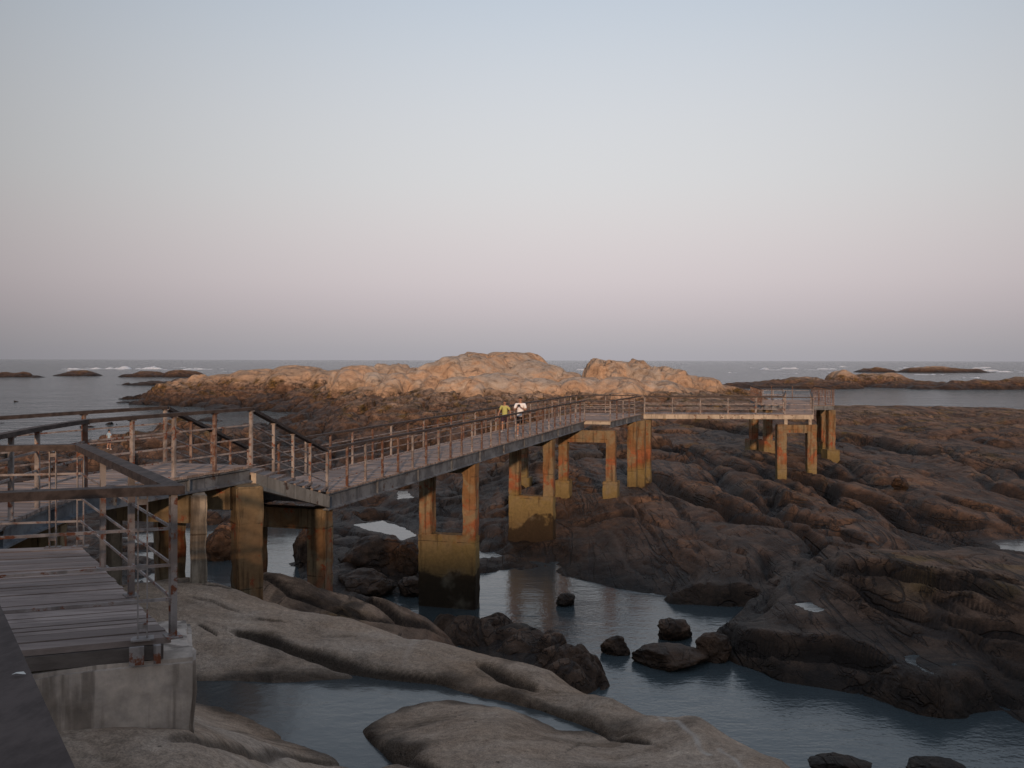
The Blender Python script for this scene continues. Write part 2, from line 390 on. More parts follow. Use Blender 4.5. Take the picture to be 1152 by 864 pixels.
MID = {
 -560: [(30, -10.5), (38, -9.0), (55, -7.6), (66, -7.8), (72, -11), (300, -11)],
    0: [(30, -9.5), (40, -8.8), (55, -8.2), (66, -7.5), (74, -7.0), (82, -10.6), (300, -11)],
  100: [(30, -9.6), (44, -9.0), (60, -8.6), (75, -7.6), (86, -7.1), (95, -10.6), (300, -11)],
  200: [(30, -10.5), (42, -9.8), (51.5, -9.7), (54, -8.8), (66, -8.6), (82, -8.1), (98, -7.2), (111, -10.6), (178, -10.6), (189, -9.4), (197, -8.2), (212, -7.7), (232, -8.2), (255, -10.8), (300, -11)],
  300: [(28, -10.5), (40, -9.9), (51.5, -9.7), (54, -8.8), (64, -8.6), (80, -8.5), (102, -8.3), (126, -8.3), (145, -10.4), (168, -10.2), (178, -8.9), (190, -7.4), (205, -5.6), (225, -4.6), (250, -7), (275, -10.8), (300, -11)],
  350: [(28, -10.0), (38, -9.0), (46, -8.8), (54, -9.1), (64, -8.8), (85, -8.4), (115, -8.0), (145, -8.2), (165, -8.0), (185, -6.6), (205, -5.2), (225, -4.8), (260, -8), (280, -11), (300, -11)],
  400: [(27, -9.8), (34, -9.1), (41, -8.5), (50, -8.8), (60, -8.7), (80, -8.3), (110, -7.6), (140, -6.8), (165, -5.9), (190, -4.8), (215, -5), (262, -10.8), (300, -11)],
  500: [(27, -9.8), (31, -8.9), (34, -9.0), (38, -9.6), (40.5, -9.4), (42.5, -8.75), (46, -8.6), (54, -8.4), (64, -8.2), (85, -7.9), (110, -7.3), (140, -6.5), (165, -5.6), (195, -4.7), (245, -10.8), (300, -11)],
  560: [(26, -9.9), (29.5, -8.75), (33, -8.95), (36, -9.6), (39.5, -9.7), (41.5, -9.3), (43, -8.8), (46, -8.55), (52, -8.0), (58, -7.8), (85, -7.6), (110, -7.2), (140, -6.3), (165, -5.4), (200, -4.7), (245, -10.8), (300, -11)],
  620: [(26, -10.6), (28.5, -8.9), (32, -9.3), (36, -10), (39, -9.8), (41.5, -9.2), (43.5, -8.8), (46, -8.6), (52, -7.6), (58, -7.0), (66, -7.3), (85, -7.3), (110, -6.9), (140, -6.1), (165, -5.3), (200, -4.9), (240, -10.8), (300, -11)],
  700: [(20, -11), (30, -10.4), (37, -9.9), (39, -9.2), (43, -8.4), (52, -7.5), (61, -7.8), (80, -7.5), (110, -6.9), (140, -6.0), (165, -5.2), (200, -6), (230, -10.8), (300, -11)],
  800: [(20, -11), (33, -10.4), (36, -9.6), (37.5, -9.0), (42, -8.2), (50, -7.55), (60, -7.7), (80, -7.4), (105, -6.9), (140, -5.9), (165, -5.2), (180, -7), (192, -10.8), (300, -11)],
  860: [(20, -11), (34, -9.6), (38, -9.0), (43, -8.2), (52, -7.5), (60, -7.75), (72, -7.1), (100, -7.0), (130, -6.5), (158, -6.3), (175, -10.8), (300, -11)],
  950: [(20, -11), (34, -9.6), (42, -8.7), (52, -7.8), (61, -8.1), (72, -7.6), (90, -7.3), (118, -6.9), (140, -6.4), (150, -7.0), (160, -10.8), (300, -11)],
 1100: [(20, -11), (32, -9.6), (40, -8.7), (50, -8.5), (60, -7.9), (80, -7.7), (100, -7.3), (120, -6.9), (138, -6.6), (148, -7.6), (158, -10.8), (300, -11)],
 1300: [(18, -11), (26, -9.8), (40, -8.5), (60, -7.8), (90, -7.3), (115, -6.8), (135, -6.8), (150, -10.8), (300, -11)],
 1720: [(18, -11), (26, -9.8), (40, -8.5), (60, -7.8), (90, -7.3), (115, -6.9), (130, -7.4), (145, -10.8), (300, -11)],
}
def table(T):
    keys = sorted(T); rows = np.array([np.interp(np.log(DU), np.log([a for a, _ in T[c]]), [b for _, b in T[c]]) for c in keys])
    # smooth along depth
    ker = np.exp(-0.5 * (np.arange(-12, 13) / 4.5) ** 2); ker /= ker.sum()
    rows = np.array([np.convolve(np.pad(r, 12, mode='edge'), ker, 'valid') for r in rows])
    rows = np.array([np.interp(DS, DU, r) for r in rows])
    out = np.empty((len(PXS), len(DS)))
    ks = np.array(keys, float)
    for i, p in enumerate(PXS):
        j = int(np.clip(np.searchsorted(ks, p) - 1, 0, len(ks) - 2))
        t = float(np.clip((p - ks[j]) / (ks[j + 1] - ks[j]), 0, 1))
        p1, p2 = rows[j], rows[j + 1]
        m1 = (rows[j + 1] - rows[max(j - 1, 0)]) / (ks[j + 1] - ks[max(j - 1, 0)]) * (ks[j + 1] - ks[j])
        m2 = (rows[min(j + 2, len(ks) - 1)] - rows[j]) / (ks[min(j + 2, len(ks) - 1)] - ks[j]) * (ks[j + 1] - ks[j])
        t2, t3 = t * t, t * t * t
        c = (2*t3 - 3*t2 + 1) * p1 + (t3 - 2*t2 + t) * m1 + (-2*t3 + 3*t2) * p2 + (t3 - t2) * m2
        lin = p1 + (p2 - p1) * t
        out[i] = 0.55 * c + 0.45 * lin
    return out

hf = table(FG)
# warp the mid table a little so that its profile lines do not run straight
hm = table(MID)

def lump(x, y, cx, cy, a, b, rot, zt, zb, p=2.4, q=1.0):
    cs, sn = math.cos(rot), math.sin(rot)
    u = ((x - cx) * cs + (y - cy) * sn) / a; v = (-(x - cx) * sn + (y - cy) * cs) / b
    r = np.sqrt(u * u + v * v)
    return np.where(r < 1.6, zb + (zt - zb) * (1 - np.clip(r, 0, 1.6) ** p) ** 1, -30.0)

wx = fbm(GX / 9, GY / 9, 3, 5); wy = fbm(GX / 9, GY / 9, 3, 25)
X2 = GX + wx * 2.2; Y2 = GY + wy * 3.0
# large low mound across the channel, with a lower shelf before it
md = lump(X2, Y2, 17.0, 33.5, 10.4, 8.2, R(-4), -7.0, -9.1, 2.1)
sh = lump(X2, Y2, 17.5, 30.5, 12.5, 6.3, R(-7), -7.95, -9.35, 3.2)
md = md - 0.45 * np.exp(-((md + 8.45) / 0.16) ** 2)
hm = np.maximum(hm, np.maximum(md, sh))
# broad tilted slabs on the right
for cx, cy, a, b, rot, zt, zb in ((13.5, 50, 4.2, 14, R(-6), -7.35, -8.5), (25, 62, 5, 20, R(-4), -7.3, -8.3), (36, 70, 6, 22, R(-8), -7.2, -8.2), (9.5, 46, 3.6, 9, R(-10), -7.6, -8.7),
                                  (47, 96, 9, 14, R(0), -6.2, -7.8), (44, 120, 12, 18, R(10), -5.7, -7.6), (62, 118, 12, 16, R(-10), -6.0, -7.8), (33, 118, 9, 14, R(15), -5.9, -7.6)):
    hm = np.maximum(hm, lump(X2, Y2, cx, cy, a, b, rot, zt, zb, 2.2))

amp_mid = sstep(24, 34, GD)
# bouldery field behind the bridge
f1, edge, idv = worley(X2 / 5.5, Y2 / 8.0, 1)
dome = (1 - np.clip(f1, 0, 1) ** 2) * (0.35 + idv) * sstep(0.0, 0.16, edge)
right = sstep(600, 700, GP)
wf = sstep(58, 85, GD) * (1 - sstep(690, 850, GP) * 0.85)
hm = hm + wf * (dome * 1.5 - 0.85)
f1b, edgeb, idb = worley(X2 / 1.9 + 3, Y2 / 2.8, 2)
wfb = sstep(30, 60, GD) * (0.06 + 0.94 * (1 - sstep(600, 700, GP)))
hm = hm + wfb * ((1 - f1b ** 2) * idb * sstep(0, .15, edgeb) * 0.62 - 0.12)
# ledges of the tilted strata, running away from the eye
s1 = (X2 + 0.10 * Y2 + 1.5 * fbm(GX / 7, GY / 22, 3, 8)) / 4.2
fr = s1 - np.floor(s1); saw = fr ** 1.6 - sstep(0.90, 1.0, fr)
led = sstep(-0.1, 0.35, pn2(np.floor(s1) * 3.7, GY / 17, 4) + 0.2)
wr = sstep(600, 720, GP) * sstep(34, 44, GD) * (1 - 0.5 * sstep(120, 150, GD))
def groove(fr_, w): return np.exp(-(np.minimum(fr_, 1 - fr_) / w) ** 2)
hm = hm + 0.16 * wr * led * ((saw - 0.45) * 1.25 - 0.75 * groove(fr, 0.075))
s2 = (X2 + 0.16 * Y2 + 0.7 * fbm(GX / 3, GY / 12, 3, 18)) / 0.95
fr2 = s2 - np.floor(s2); saw2 = fr2 ** 1.5 - sstep(0.86, 1.0, fr2)
led2 = sstep(-0.05, 0.3, pn2(np.floor(s2) * 5.3, GY / 7, 14))
hm = hm + sstep(560, 680, GP) * 0.35 * sstep(25, 34, GD) * led2 * ((saw2 - 0.45) * 0.26 - 0.30 * groove(fr2, 0.13))
# mound: ledge lines that wrap round it
s3 = (hm * 1.0 + 0.05 * GX - 0.03 * GY + 0.25 * fbm(GX / 5, GY / 5, 3, 31)) / 0.72
fr3 = s3 - np.floor(s3)
mm = sstep(-9.0, -8.3, np.maximum(md, sh)) * sstep(790, 860, GP)
hm = hm + 0.5 * mm * ((sstep(0.0, 0.22, fr3) - fr3) * 0.35 - 0.16 * groove(fr3, 0.08) * sstep(-.1, .2, pn2(GX / 3, GY / 3, 91)))
hm = hm + amp_mid * (0.34 * (1 - 0.82 * right) * fbm(GX / 3.3, GY / 4.0, 4, 40) + (0.55 - 0.35 * right) * fbm(GX / 14, GY / 18, 2, 44) + 0.05 * fbm(GX / 0.9, GY / 1.1, 3, 47))

# foreground granite: smooth, exfoliating sheets, a few cracks
hf = hf + 0.05 * fbm(GX / 1.6, GY / 1.6, 4, 50) + 0.012 * fbm(GX / .3, GY / .3, 3, 55)
sh1 = (0.55 * GX + 0.85 * GY + 0.5 * fbm(GX / 2.5, GY / 2.5, 3, 60)) / 1.9
fs = sh1 - np.floor(sh1)
hf = hf + 0.06 * (fs - sstep(0.93, 1.0, fs)) * sstep(-0.05, 0.25, pn2(GX / 2.2, GY / 2.2, 66)) * sstep(9, 12, GD)

def wpoly(pts, z): return [tuple(at(a, b, z=z).xy) for a, b in pts]
POOLZ = -4.6
pool = wpoly([(150, 770), (212, 766), (300, 769), (400, 763), (480, 771), (560, 786), (625, 805), (690, 832), (712, 839), (676, 830), (600, 810), (548, 796), (490, 790), (450, 797), (408, 824), (424, 848), (475, 876),
              (430, 872), (330, 838), (318, 829), (262, 806), (212, 793), (150, 790)], POOLZ)
sdp = poly_sd(GX, GY, pool) + 0.10 * fbm(GX / .8, GY / .8, 3, 70)
inside = sstep(0.12, -0.12, sdp)
near = (GD < 19)
hf = np.where(near & (sdp < 0.45), np.maximum(hf, np.minimum(POOLZ + 0.03 + 0.11 * sdp, POOLZ + 0.08)), hf)
hf = np.where(near, hf * (1 - inside) + inside * (POOLZ - 0.05 - 0.35 * np.clip(-sdp, 0, 1)), hf)
# undercut lip on the far side of the pool, long shadow line
def crack(h, pts, z, w, dep):
    P = [at(a, b, z=z).xy for a, b in pts]; dist = np.full(GX.shape, 99.0)
    jx = GX + 0.06 * pn2(GX / .5, GY / .5, 77)
    for i in range(len(P) - 1):
        a, b = P[i], P[i + 1]; e = b - a
        t = np.clip(((jx - a.x) * e.x + (GY - a.y) * e.y) / e.dot(e), 0, 1)
        dist = np.minimum(dist, np.hypot(jx - a.x - t * e.x, GY - a.y - t * e.y))
    return np.where(GD < 23, h - dep * sstep(w, w * 0.25, dist), h), dist
_, dv1 = crack(hf, [(728, 786), (752, 812), (778, 838), (800, 866)], -4.35, 0.1, 0)
_, dv2 = crack(hf, [(812, 845), (835, 875)], -4.25, 0.1, 0)
_, dv3 = crack(hf, [(440, 700), (470, 716), (455, 740)], -4.35, 0.1, 0)

HT = np.maximum(hf, hm)
# sea-level water that reaches in between the rocks (eye-relative level -CH)
SEA = -CH
def sea_poly(pts): return wpoly(pts, SEA)
CARVE = [
 sea_poly([(544, 646), (578, 640), (640, 652), (700, 664), (760, 677), (852, 683), (845, 692), (822, 704), (812, 722), (822, 742), (900, 772), (960, 797), (1040, 813), (1152, 823), (1400, 838), (1700, 860),
           (1700, 1100), (1000, 1000), (850, 905), (720, 850), (640, 790), (600, 764), (640, 757), (690, 747), (697, 738), (652, 722), (640, 704), (600, 692), (546, 683)]),
 sea_poly([(226, 592), (262, 588), (334, 590), (336, 632), (300, 640), (226, 650), (200, 640), (205, 600)]),
 sea_poly([(398, 589), (430, 586), (452, 593), (468, 604), (448, 607), (436, 601), (420, 597), (408, 596)]),
 sea_poly([(428, 662), (440, 668), (474, 676), (474, 692), (450, 688), (420, 682)]),
 sea_poly([(448, 550), (460, 556), (464, 562), (446, 562)]),
]
for i, P in enumerate(CARVE):
    dd = max(p[1] for p in P)
    sd = poly_sd(GX, GY, P) + 0.35 * fbm(GX / 2.4, GY / 2.4, 3, 80 + i)
    ins = sstep(0.25, -0.35, sd) * (GD > 19)
    HT = HT * (1 - ins) + ins * np.minimum(HT, SEA - 0.12 - 0.4 * np.clip(-sd, 0, 2))

def ray_d(px, py):
    """depth at which the sight line through a pixel first meets the terrain"""
    i = int(np.argmin(np.abs(PXS - px)))
    yp = HOR + ROLL * (px - 576) - HT[i] * F / DS
    ok = np.where((yp <= py) & (DS > 5))[0]
    return float(DS[ok[0]]) if len(ok) else 280.0
def ground(x, y):
    p = x / y * F + 576
    i = np.clip((p - PXS[0]) / (PXS[1] - PXS[0]), 0, len(PXS) - 1.001); j = float(np.clip(np.interp(y, DS, np.arange(len(DS))), 0, len(DS) - 1.001))
    i0, j0 = int(i), int(j); a, b = i - i0, j - j0
    return float(HT[i0, j0] * (1 - a) * (1 - b) + HT[i0 + 1, j0] * a * (1 - b) + HT[i0, j0 + 1] * (1 - a) * b + HT[i0 + 1, j0 + 1] * a * b)

# crevices and lips of the sheets, each followed on the rock itself
CREV_SHADE = np.zeros(GX.shape)  # undercut shade, painted dark along the crevices
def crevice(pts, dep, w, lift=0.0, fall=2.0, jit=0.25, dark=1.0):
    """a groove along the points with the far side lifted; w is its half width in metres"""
    global HT, CREV_SHADE
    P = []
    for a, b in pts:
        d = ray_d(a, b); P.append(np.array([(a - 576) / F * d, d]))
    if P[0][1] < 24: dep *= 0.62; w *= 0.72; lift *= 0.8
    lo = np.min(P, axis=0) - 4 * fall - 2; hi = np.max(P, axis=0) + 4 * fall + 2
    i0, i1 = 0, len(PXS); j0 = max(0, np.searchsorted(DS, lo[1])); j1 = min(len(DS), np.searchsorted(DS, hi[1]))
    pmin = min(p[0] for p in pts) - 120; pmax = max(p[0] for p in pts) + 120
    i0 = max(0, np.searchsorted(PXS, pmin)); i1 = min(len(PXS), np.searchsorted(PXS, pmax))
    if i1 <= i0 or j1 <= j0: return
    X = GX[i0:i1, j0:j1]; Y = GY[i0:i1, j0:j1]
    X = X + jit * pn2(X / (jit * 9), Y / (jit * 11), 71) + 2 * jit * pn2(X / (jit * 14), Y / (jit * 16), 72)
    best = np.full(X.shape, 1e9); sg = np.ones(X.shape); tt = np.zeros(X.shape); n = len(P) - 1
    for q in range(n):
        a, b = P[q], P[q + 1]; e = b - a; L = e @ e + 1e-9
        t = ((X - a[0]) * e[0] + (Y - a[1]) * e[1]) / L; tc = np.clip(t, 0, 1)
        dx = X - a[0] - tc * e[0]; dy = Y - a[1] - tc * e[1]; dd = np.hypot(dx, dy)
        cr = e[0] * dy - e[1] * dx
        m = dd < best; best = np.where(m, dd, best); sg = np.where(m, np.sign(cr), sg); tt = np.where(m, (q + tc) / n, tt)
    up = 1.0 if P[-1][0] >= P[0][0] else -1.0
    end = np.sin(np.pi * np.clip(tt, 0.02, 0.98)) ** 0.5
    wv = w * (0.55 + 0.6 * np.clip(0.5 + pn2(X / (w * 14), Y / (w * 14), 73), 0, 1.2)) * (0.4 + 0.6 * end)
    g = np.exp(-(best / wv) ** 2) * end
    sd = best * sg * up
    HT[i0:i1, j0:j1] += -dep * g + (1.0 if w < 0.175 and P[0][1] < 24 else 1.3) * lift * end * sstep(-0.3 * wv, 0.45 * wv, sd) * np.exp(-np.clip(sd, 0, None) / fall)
    CREV_SHADE[i0:i1, j0:j1] = np.maximum(CREV_SHADE[i0:i1, j0:j1], np.clip((1.25 if P[0][1] < 24 else 1.15) * dark * np.exp(-((best - 0.2 * wv * np.sign(sd)) / (wv * (0.80 if P[0][1] < 24 else 0.72))) ** 2), 0, 0.9) * sstep(0.1, 0.5, end))
# near granite
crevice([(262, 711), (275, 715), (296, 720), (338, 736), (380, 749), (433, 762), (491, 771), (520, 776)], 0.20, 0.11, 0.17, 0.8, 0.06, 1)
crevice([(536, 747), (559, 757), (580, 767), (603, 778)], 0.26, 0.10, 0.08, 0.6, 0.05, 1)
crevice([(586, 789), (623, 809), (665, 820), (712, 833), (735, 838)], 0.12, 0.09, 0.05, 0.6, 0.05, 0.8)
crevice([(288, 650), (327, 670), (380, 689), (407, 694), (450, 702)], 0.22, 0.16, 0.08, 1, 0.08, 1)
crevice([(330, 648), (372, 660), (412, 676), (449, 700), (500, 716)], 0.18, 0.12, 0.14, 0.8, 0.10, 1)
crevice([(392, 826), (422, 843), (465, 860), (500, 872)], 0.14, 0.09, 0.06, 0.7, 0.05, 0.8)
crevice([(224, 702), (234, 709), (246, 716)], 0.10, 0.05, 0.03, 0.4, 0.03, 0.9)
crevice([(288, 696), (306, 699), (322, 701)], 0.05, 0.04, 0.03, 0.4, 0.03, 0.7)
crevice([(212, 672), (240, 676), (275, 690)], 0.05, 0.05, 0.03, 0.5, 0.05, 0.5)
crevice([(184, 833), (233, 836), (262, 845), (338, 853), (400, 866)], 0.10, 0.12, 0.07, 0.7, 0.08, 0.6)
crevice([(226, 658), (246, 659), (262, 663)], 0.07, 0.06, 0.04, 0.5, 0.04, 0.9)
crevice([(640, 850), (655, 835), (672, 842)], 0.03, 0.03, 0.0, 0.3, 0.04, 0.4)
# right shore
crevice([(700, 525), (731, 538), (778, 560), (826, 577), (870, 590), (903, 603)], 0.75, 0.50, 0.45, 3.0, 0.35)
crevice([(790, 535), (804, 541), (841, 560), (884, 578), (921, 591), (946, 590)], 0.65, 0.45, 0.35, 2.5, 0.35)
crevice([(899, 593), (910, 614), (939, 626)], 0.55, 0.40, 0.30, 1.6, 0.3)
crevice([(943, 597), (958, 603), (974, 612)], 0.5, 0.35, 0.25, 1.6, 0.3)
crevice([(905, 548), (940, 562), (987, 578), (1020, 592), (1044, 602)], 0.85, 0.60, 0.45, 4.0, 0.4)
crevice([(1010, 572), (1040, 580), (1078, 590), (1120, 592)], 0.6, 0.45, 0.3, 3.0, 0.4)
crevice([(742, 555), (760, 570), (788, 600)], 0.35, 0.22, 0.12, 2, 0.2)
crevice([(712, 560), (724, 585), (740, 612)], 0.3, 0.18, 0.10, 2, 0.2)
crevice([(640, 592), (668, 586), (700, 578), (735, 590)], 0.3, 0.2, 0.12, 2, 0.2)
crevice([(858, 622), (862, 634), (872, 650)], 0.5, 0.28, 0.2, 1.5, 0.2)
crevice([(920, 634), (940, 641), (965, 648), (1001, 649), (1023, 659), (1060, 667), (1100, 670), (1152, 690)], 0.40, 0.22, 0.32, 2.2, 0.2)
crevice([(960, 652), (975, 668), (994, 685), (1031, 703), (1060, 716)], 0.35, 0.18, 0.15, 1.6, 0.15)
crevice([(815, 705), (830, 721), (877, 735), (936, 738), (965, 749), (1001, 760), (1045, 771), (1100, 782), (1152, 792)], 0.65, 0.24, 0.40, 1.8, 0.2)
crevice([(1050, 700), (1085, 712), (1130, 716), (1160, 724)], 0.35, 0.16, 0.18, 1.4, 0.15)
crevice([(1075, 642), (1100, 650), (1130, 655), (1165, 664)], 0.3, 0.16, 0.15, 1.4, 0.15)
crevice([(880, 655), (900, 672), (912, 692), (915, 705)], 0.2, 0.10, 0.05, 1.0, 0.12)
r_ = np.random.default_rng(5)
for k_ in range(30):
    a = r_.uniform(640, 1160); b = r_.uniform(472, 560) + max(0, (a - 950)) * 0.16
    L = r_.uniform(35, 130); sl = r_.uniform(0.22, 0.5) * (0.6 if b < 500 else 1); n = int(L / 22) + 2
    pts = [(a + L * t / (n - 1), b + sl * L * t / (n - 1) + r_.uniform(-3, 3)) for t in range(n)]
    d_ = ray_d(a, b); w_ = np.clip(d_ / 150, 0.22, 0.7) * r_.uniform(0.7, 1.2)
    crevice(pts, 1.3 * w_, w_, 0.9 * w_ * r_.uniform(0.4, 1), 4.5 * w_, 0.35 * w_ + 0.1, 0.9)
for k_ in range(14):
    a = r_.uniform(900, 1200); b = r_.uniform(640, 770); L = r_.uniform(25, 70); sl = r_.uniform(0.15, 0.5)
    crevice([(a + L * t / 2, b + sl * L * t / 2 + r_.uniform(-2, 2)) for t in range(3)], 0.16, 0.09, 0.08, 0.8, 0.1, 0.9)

# small rain and tide pools held on the dark rock
PUD = []
def puddle(pts):
    cx = sum(p[0] for p in pts) / len(pts); cy = sum(p[1] for p in pts) / len(pts)
    d = ray_d(cx, cy); z = ground((cx - 576) / F * d, d)
    P = wpoly(pts, z); global HT
    sd = poly_sd(GX, GY, P) + 0.12 * fbm(GX / .7, GY / .7, 3, 90)
    nearm = np.abs(GD - d) < 0.35 * d
    k = sstep(1.3, 0.1, sd) * nearm
    HT = HT * (1 - k) + k * (z + 0.03 + 0.04 * np.clip(sd, 0, 2))
    ins = sstep(0.05, -0.1, sd) * nearm
    HT = HT * (1 - ins) + ins * (z - 0.05)
    PUD.append((P, z))
puddle([(396, 590), (430, 586), (452, 592), (470, 603), (452, 608), (436, 601), (415, 597)])
puddle([(446, 553), (458, 552), (466, 560), (448, 562)])
puddle([(1014, 737), (1040, 735), (1062, 750), (1054, 760), (1034, 755)])
puddle([(897, 679), (910, 677), (927, 685), (920, 689), (905, 686)])
puddle([(1116, 608), (1160, 606), (1200, 612), (1160, 622), (1128, 618)])
puddle([(1068, 743), (1078, 742), (1080, 748), (1070, 749)])

# ------------------------------------------------------------------ rock meshes
def add_attr(me, name, arr):
    a = me.attributes.new(name, 'FLOAT', 'POINT'); a.data.foreach_set('value', np.ascontiguousarray(arr, np.float32).ravel())

def zone_of(x, y, zr):
    """0 weed-dark tidal rock ... 1 dry pale granite, from the height above the sea"""
    h = zr + CH + 0.5 * fbm(x / 6, y / 6, 3, 101)
    return np.interp(h, [-1, 0.1, 1.0, 2.0, 3.1, 3.9, 4.7, 5.8], [0.0, 0.04, 0.15, 0.31, 0.47, 0.58, 0.77, 0.94])

def grid_mesh(name, X, Y, Z, attrs, mat, flip=False):
    nu, nv = X.shape
    me = bpy.data.meshes.new(name)
    co = np.stack([X, Y, Z], -1).reshape(-1, 3).astype(np.float32)
    idx = np.arange(nu * nv, dtype=np.int32).reshape(nu, nv)
    q = np.stack([idx[:-1, :-1], idx[1:, :-1], idx[1:, 1:], idx[:-1, 1:]], -1).reshape(-1, 4)
    if flip: q = q[:, ::-1]
    nf = len(q)
    me.vertices.add(len(co)); me.vertices.foreach_set('co', co.ravel())
    me.loops.add(nf * 4); me.loops.foreach_set('vertex_index', np.ascontiguousarray(q).ravel())
    me.polygons.add(nf); me.polygons.foreach_set('loop_start', np.arange(0, nf * 4, 4, dtype=np.int32))
    try: me.polygons.foreach_set('loop_total', np.full(nf, 4, np.int32))
    except Exception: pass
    me.update(calc_edges=True); me.validate()
    for k, a in attrs.items(): add_attr(me, k, a)
    return link(name, me, mat, smooth=True)

zone = zone_of(GX, GY, HT)
fgm = (hf >= hm - 0.01)
# the near granite stands above the tide: dry and pale; its seaward foot darkens
zone = np.where(fgm, np.interp(HT + 0.25 * fbm(GX / 2, GY / 2, 3, 111), [-9.2, -7.2, -5.6, -4.75, -4.4, -4.0], [0.05, 0.22, 0.50, 0.72, 0.86, 0.92]), zone)
vein = np.where(fgm, np.maximum(np.maximum(sstep(0.045, 0.015, dv1), sstep(0.04, 0.012, dv2)), 0.25 * sstep(0.10, 0.0, dv3)), 0) * (0.5 + 0.4 * pn2(GX / .2, GY / .2, 3))
stain_shade = np.where(fgm & (GD < 19), sstep(0.42, 0.0, np.abs(sdp) + 0.30 * pn2(GX / .5, GY / .5, 33)), 0) * 0.75
stain_shade = np.maximum(stain_shade, CREV_SHADE)  # pool-edge stain joined with the painted shade of the undercut lips
slab2 = fgm & (GD > 17.6)
zone = np.where(slab2, np.minimum(zone, 0.60 + 0.0 * zone), zone)
terrain = grid_mesh('rocky_shore', GX, GY, HT + CH, {'zone': zone, 'vein': np.clip(vein, 0, 1), 'stain_shade': np.clip(stain_shade, 0, 1)}, M['rock'])
tag(terrain, 'rough granite shore running from pale near slabs to dark tidal rock', kind='structure')

# land behind the viewer: unseen rise, added and shaped to cast shade on the near rocks
SUN_EL = 12.0
sdir = Vector((0.04, -0.999)).normalized()
u = np.linspace(-260, 260, 160); v = np.linspace(-200, 2.9, 110)
UX, VY = np.meshgrid(u, v, indexing='ij')
sback = UX * sdir.x + VY * sdir.y
hh = -3.2 + (14.3 + 3.4) * sstep(16, 66, sback) * (1.0) + 0.5 * fbm(UX / 16, VY / 16, 4, 120) * sstep(5, 40, sback) - 6.5 * sstep(12, 60, UX) * (1 - sstep(16, 50, sback)) - 0.3
hh = np.where((VY > -4) & (np.abs(UX) < 14), np.minimum(hh, -3.4), hh)
shade_hill = grid_mesh('shade_hill', UX, VY, hh + CH, {'zone': np.full(UX.shape, 0.62), 'vein': np.zeros(UX.shape), 'stain_shade': np.zeros(UX.shape)}, M['rock'])
tag(shade_hill, 'unseen rocky rise behind the viewer, added to shade the near rocks', kind='structure')

def hf_rock(name, lumps, label, cat='rock', group=None, seed=0, res=0.35, nz=(0.5, 3.0), crackw=4.5, zbase=None, mat=None, zone_add=0.0, strata=0.0, cracks=0.8, chop=0.6):
    """one rock as a height field over lumps (px centre, top row, half width px, depth, half depth, rotation, base z, power)"""
    L = []
    for (pc, pt, hw, d, dh, rot, zb, pw) in lumps:
        p = at(pc, pt, d=d); L.append((p.x, d, hw / F * d, dh, rot, p.z - CH, zb, pw))
    x0 = min(l[0] - 1.25 * max(l[2], l[3] * abs(math.sin(l[4]))) for l in L); x1 = max(l[0] + 1.25 * max(l[2], l[3] * abs(math.sin(l[4]))) for l in L)
    y0 = min(l[1] - 1.25 * l[3] for l in L); y1 = max(l[1] + 1.25 * l[3] for l in L)
    nx = int(min(420, max(24, (x1 - x0) / res))); ny = int(min(300, max(24, (y1 - y0) / res)))
    X, Y = np.meshgrid(np.linspace(x0, x1, nx), np.linspace(y0, y1, ny), indexing='ij')
    sc_ = nz[1]
    Xw = X + 0.45 * sc_ * fbm(X / sc_ / 1.6, Y / sc_ / 1.6, 3, seed); Yw = Y + 0.45 * sc_ * fbm(X / sc_ / 1.6, Y / sc_ / 1.6, 3, seed + 9)
    H = np.full(X.shape, -40.0)
    for l in L: H = np.maximum(H, lump(Xw, Yw, l[0], l[1], l[2], l[3], l[4], l[5], l[6], l[7]))
    f1, e, iv = worley(Xw / crackw, Yw / crackw + H / crackw * 0.7, seed % 7)
    H = H + nz[0] * fbm(X / sc_, Y / sc_, 4, seed + 3) - cracks * nz[0] * sstep(0.07, 0.0, e) * sstep(-0.25, 0.15, pn2(X / crackw / 1.5, Y / crackw / 1.5, seed + 40)) + nz[0] * chop * (iv - 0.5)
    f1, e, iv = worley(Xw / crackw * 2.7 + 5, Yw / crackw * 2.7 + H / crackw * 1.9, (seed + 3) % 7)
    H = H - cracks * 0.5 * nz[0] * sstep(0.10, 0.0, e) * sstep(-0.1, 0.25, pn2(X / crackw, Y / crackw, seed + 50)) + nz[0] * 0.3 * chop * (iv - 0.5)
    if strata:
        s = (H + 0.12 * X + 0.4 * fbm(X / sc_, Y / sc_, 3, seed + 21)) / strata; fr = s - np.floor(s)
        H = H + (sstep(0, 0.35, fr) - fr) * strata * 0.7
    lo = (zbase if zbase is not None else min(l[6] for l in L)) - 1.0
    border = np.minimum(np.minimum(X - x0, x1 - X) / (x1 - x0), np.minimum(Y - y0, y1 - Y) / (y1 - y0)) * 2
    H = np.where(border < 0.02, lo - 2, H)
    H = np.maximum(H, lo)
    z = np.clip(zone_of(X, Y, H) + zone_add, 0, 1)
    o = grid_mesh(name, X, Y, H + CH, {'zone': z, 'vein': np.zeros(X.shape), 'stain_shade': np.zeros(X.shape)}, mat or M['rock'])
    # drop the skirt that lies at the bottom
    bm = bmesh.new(); bm.from_mesh(o.data)
    kill = [f for f in bm.faces if all(v_.co.z <= lo + CH + 1e-3 for v_ in f.verts)]
    bmesh.ops.delete(bm, geom=kill, context='FACES'); bmesh.ops.delete(bm, geom=[v_ for v_ in bm.verts if not v_.link_faces], context='VERTS')
    bm.to_mesh(o.data); bm.free()
    tag(o, label, cat, group)
    return o

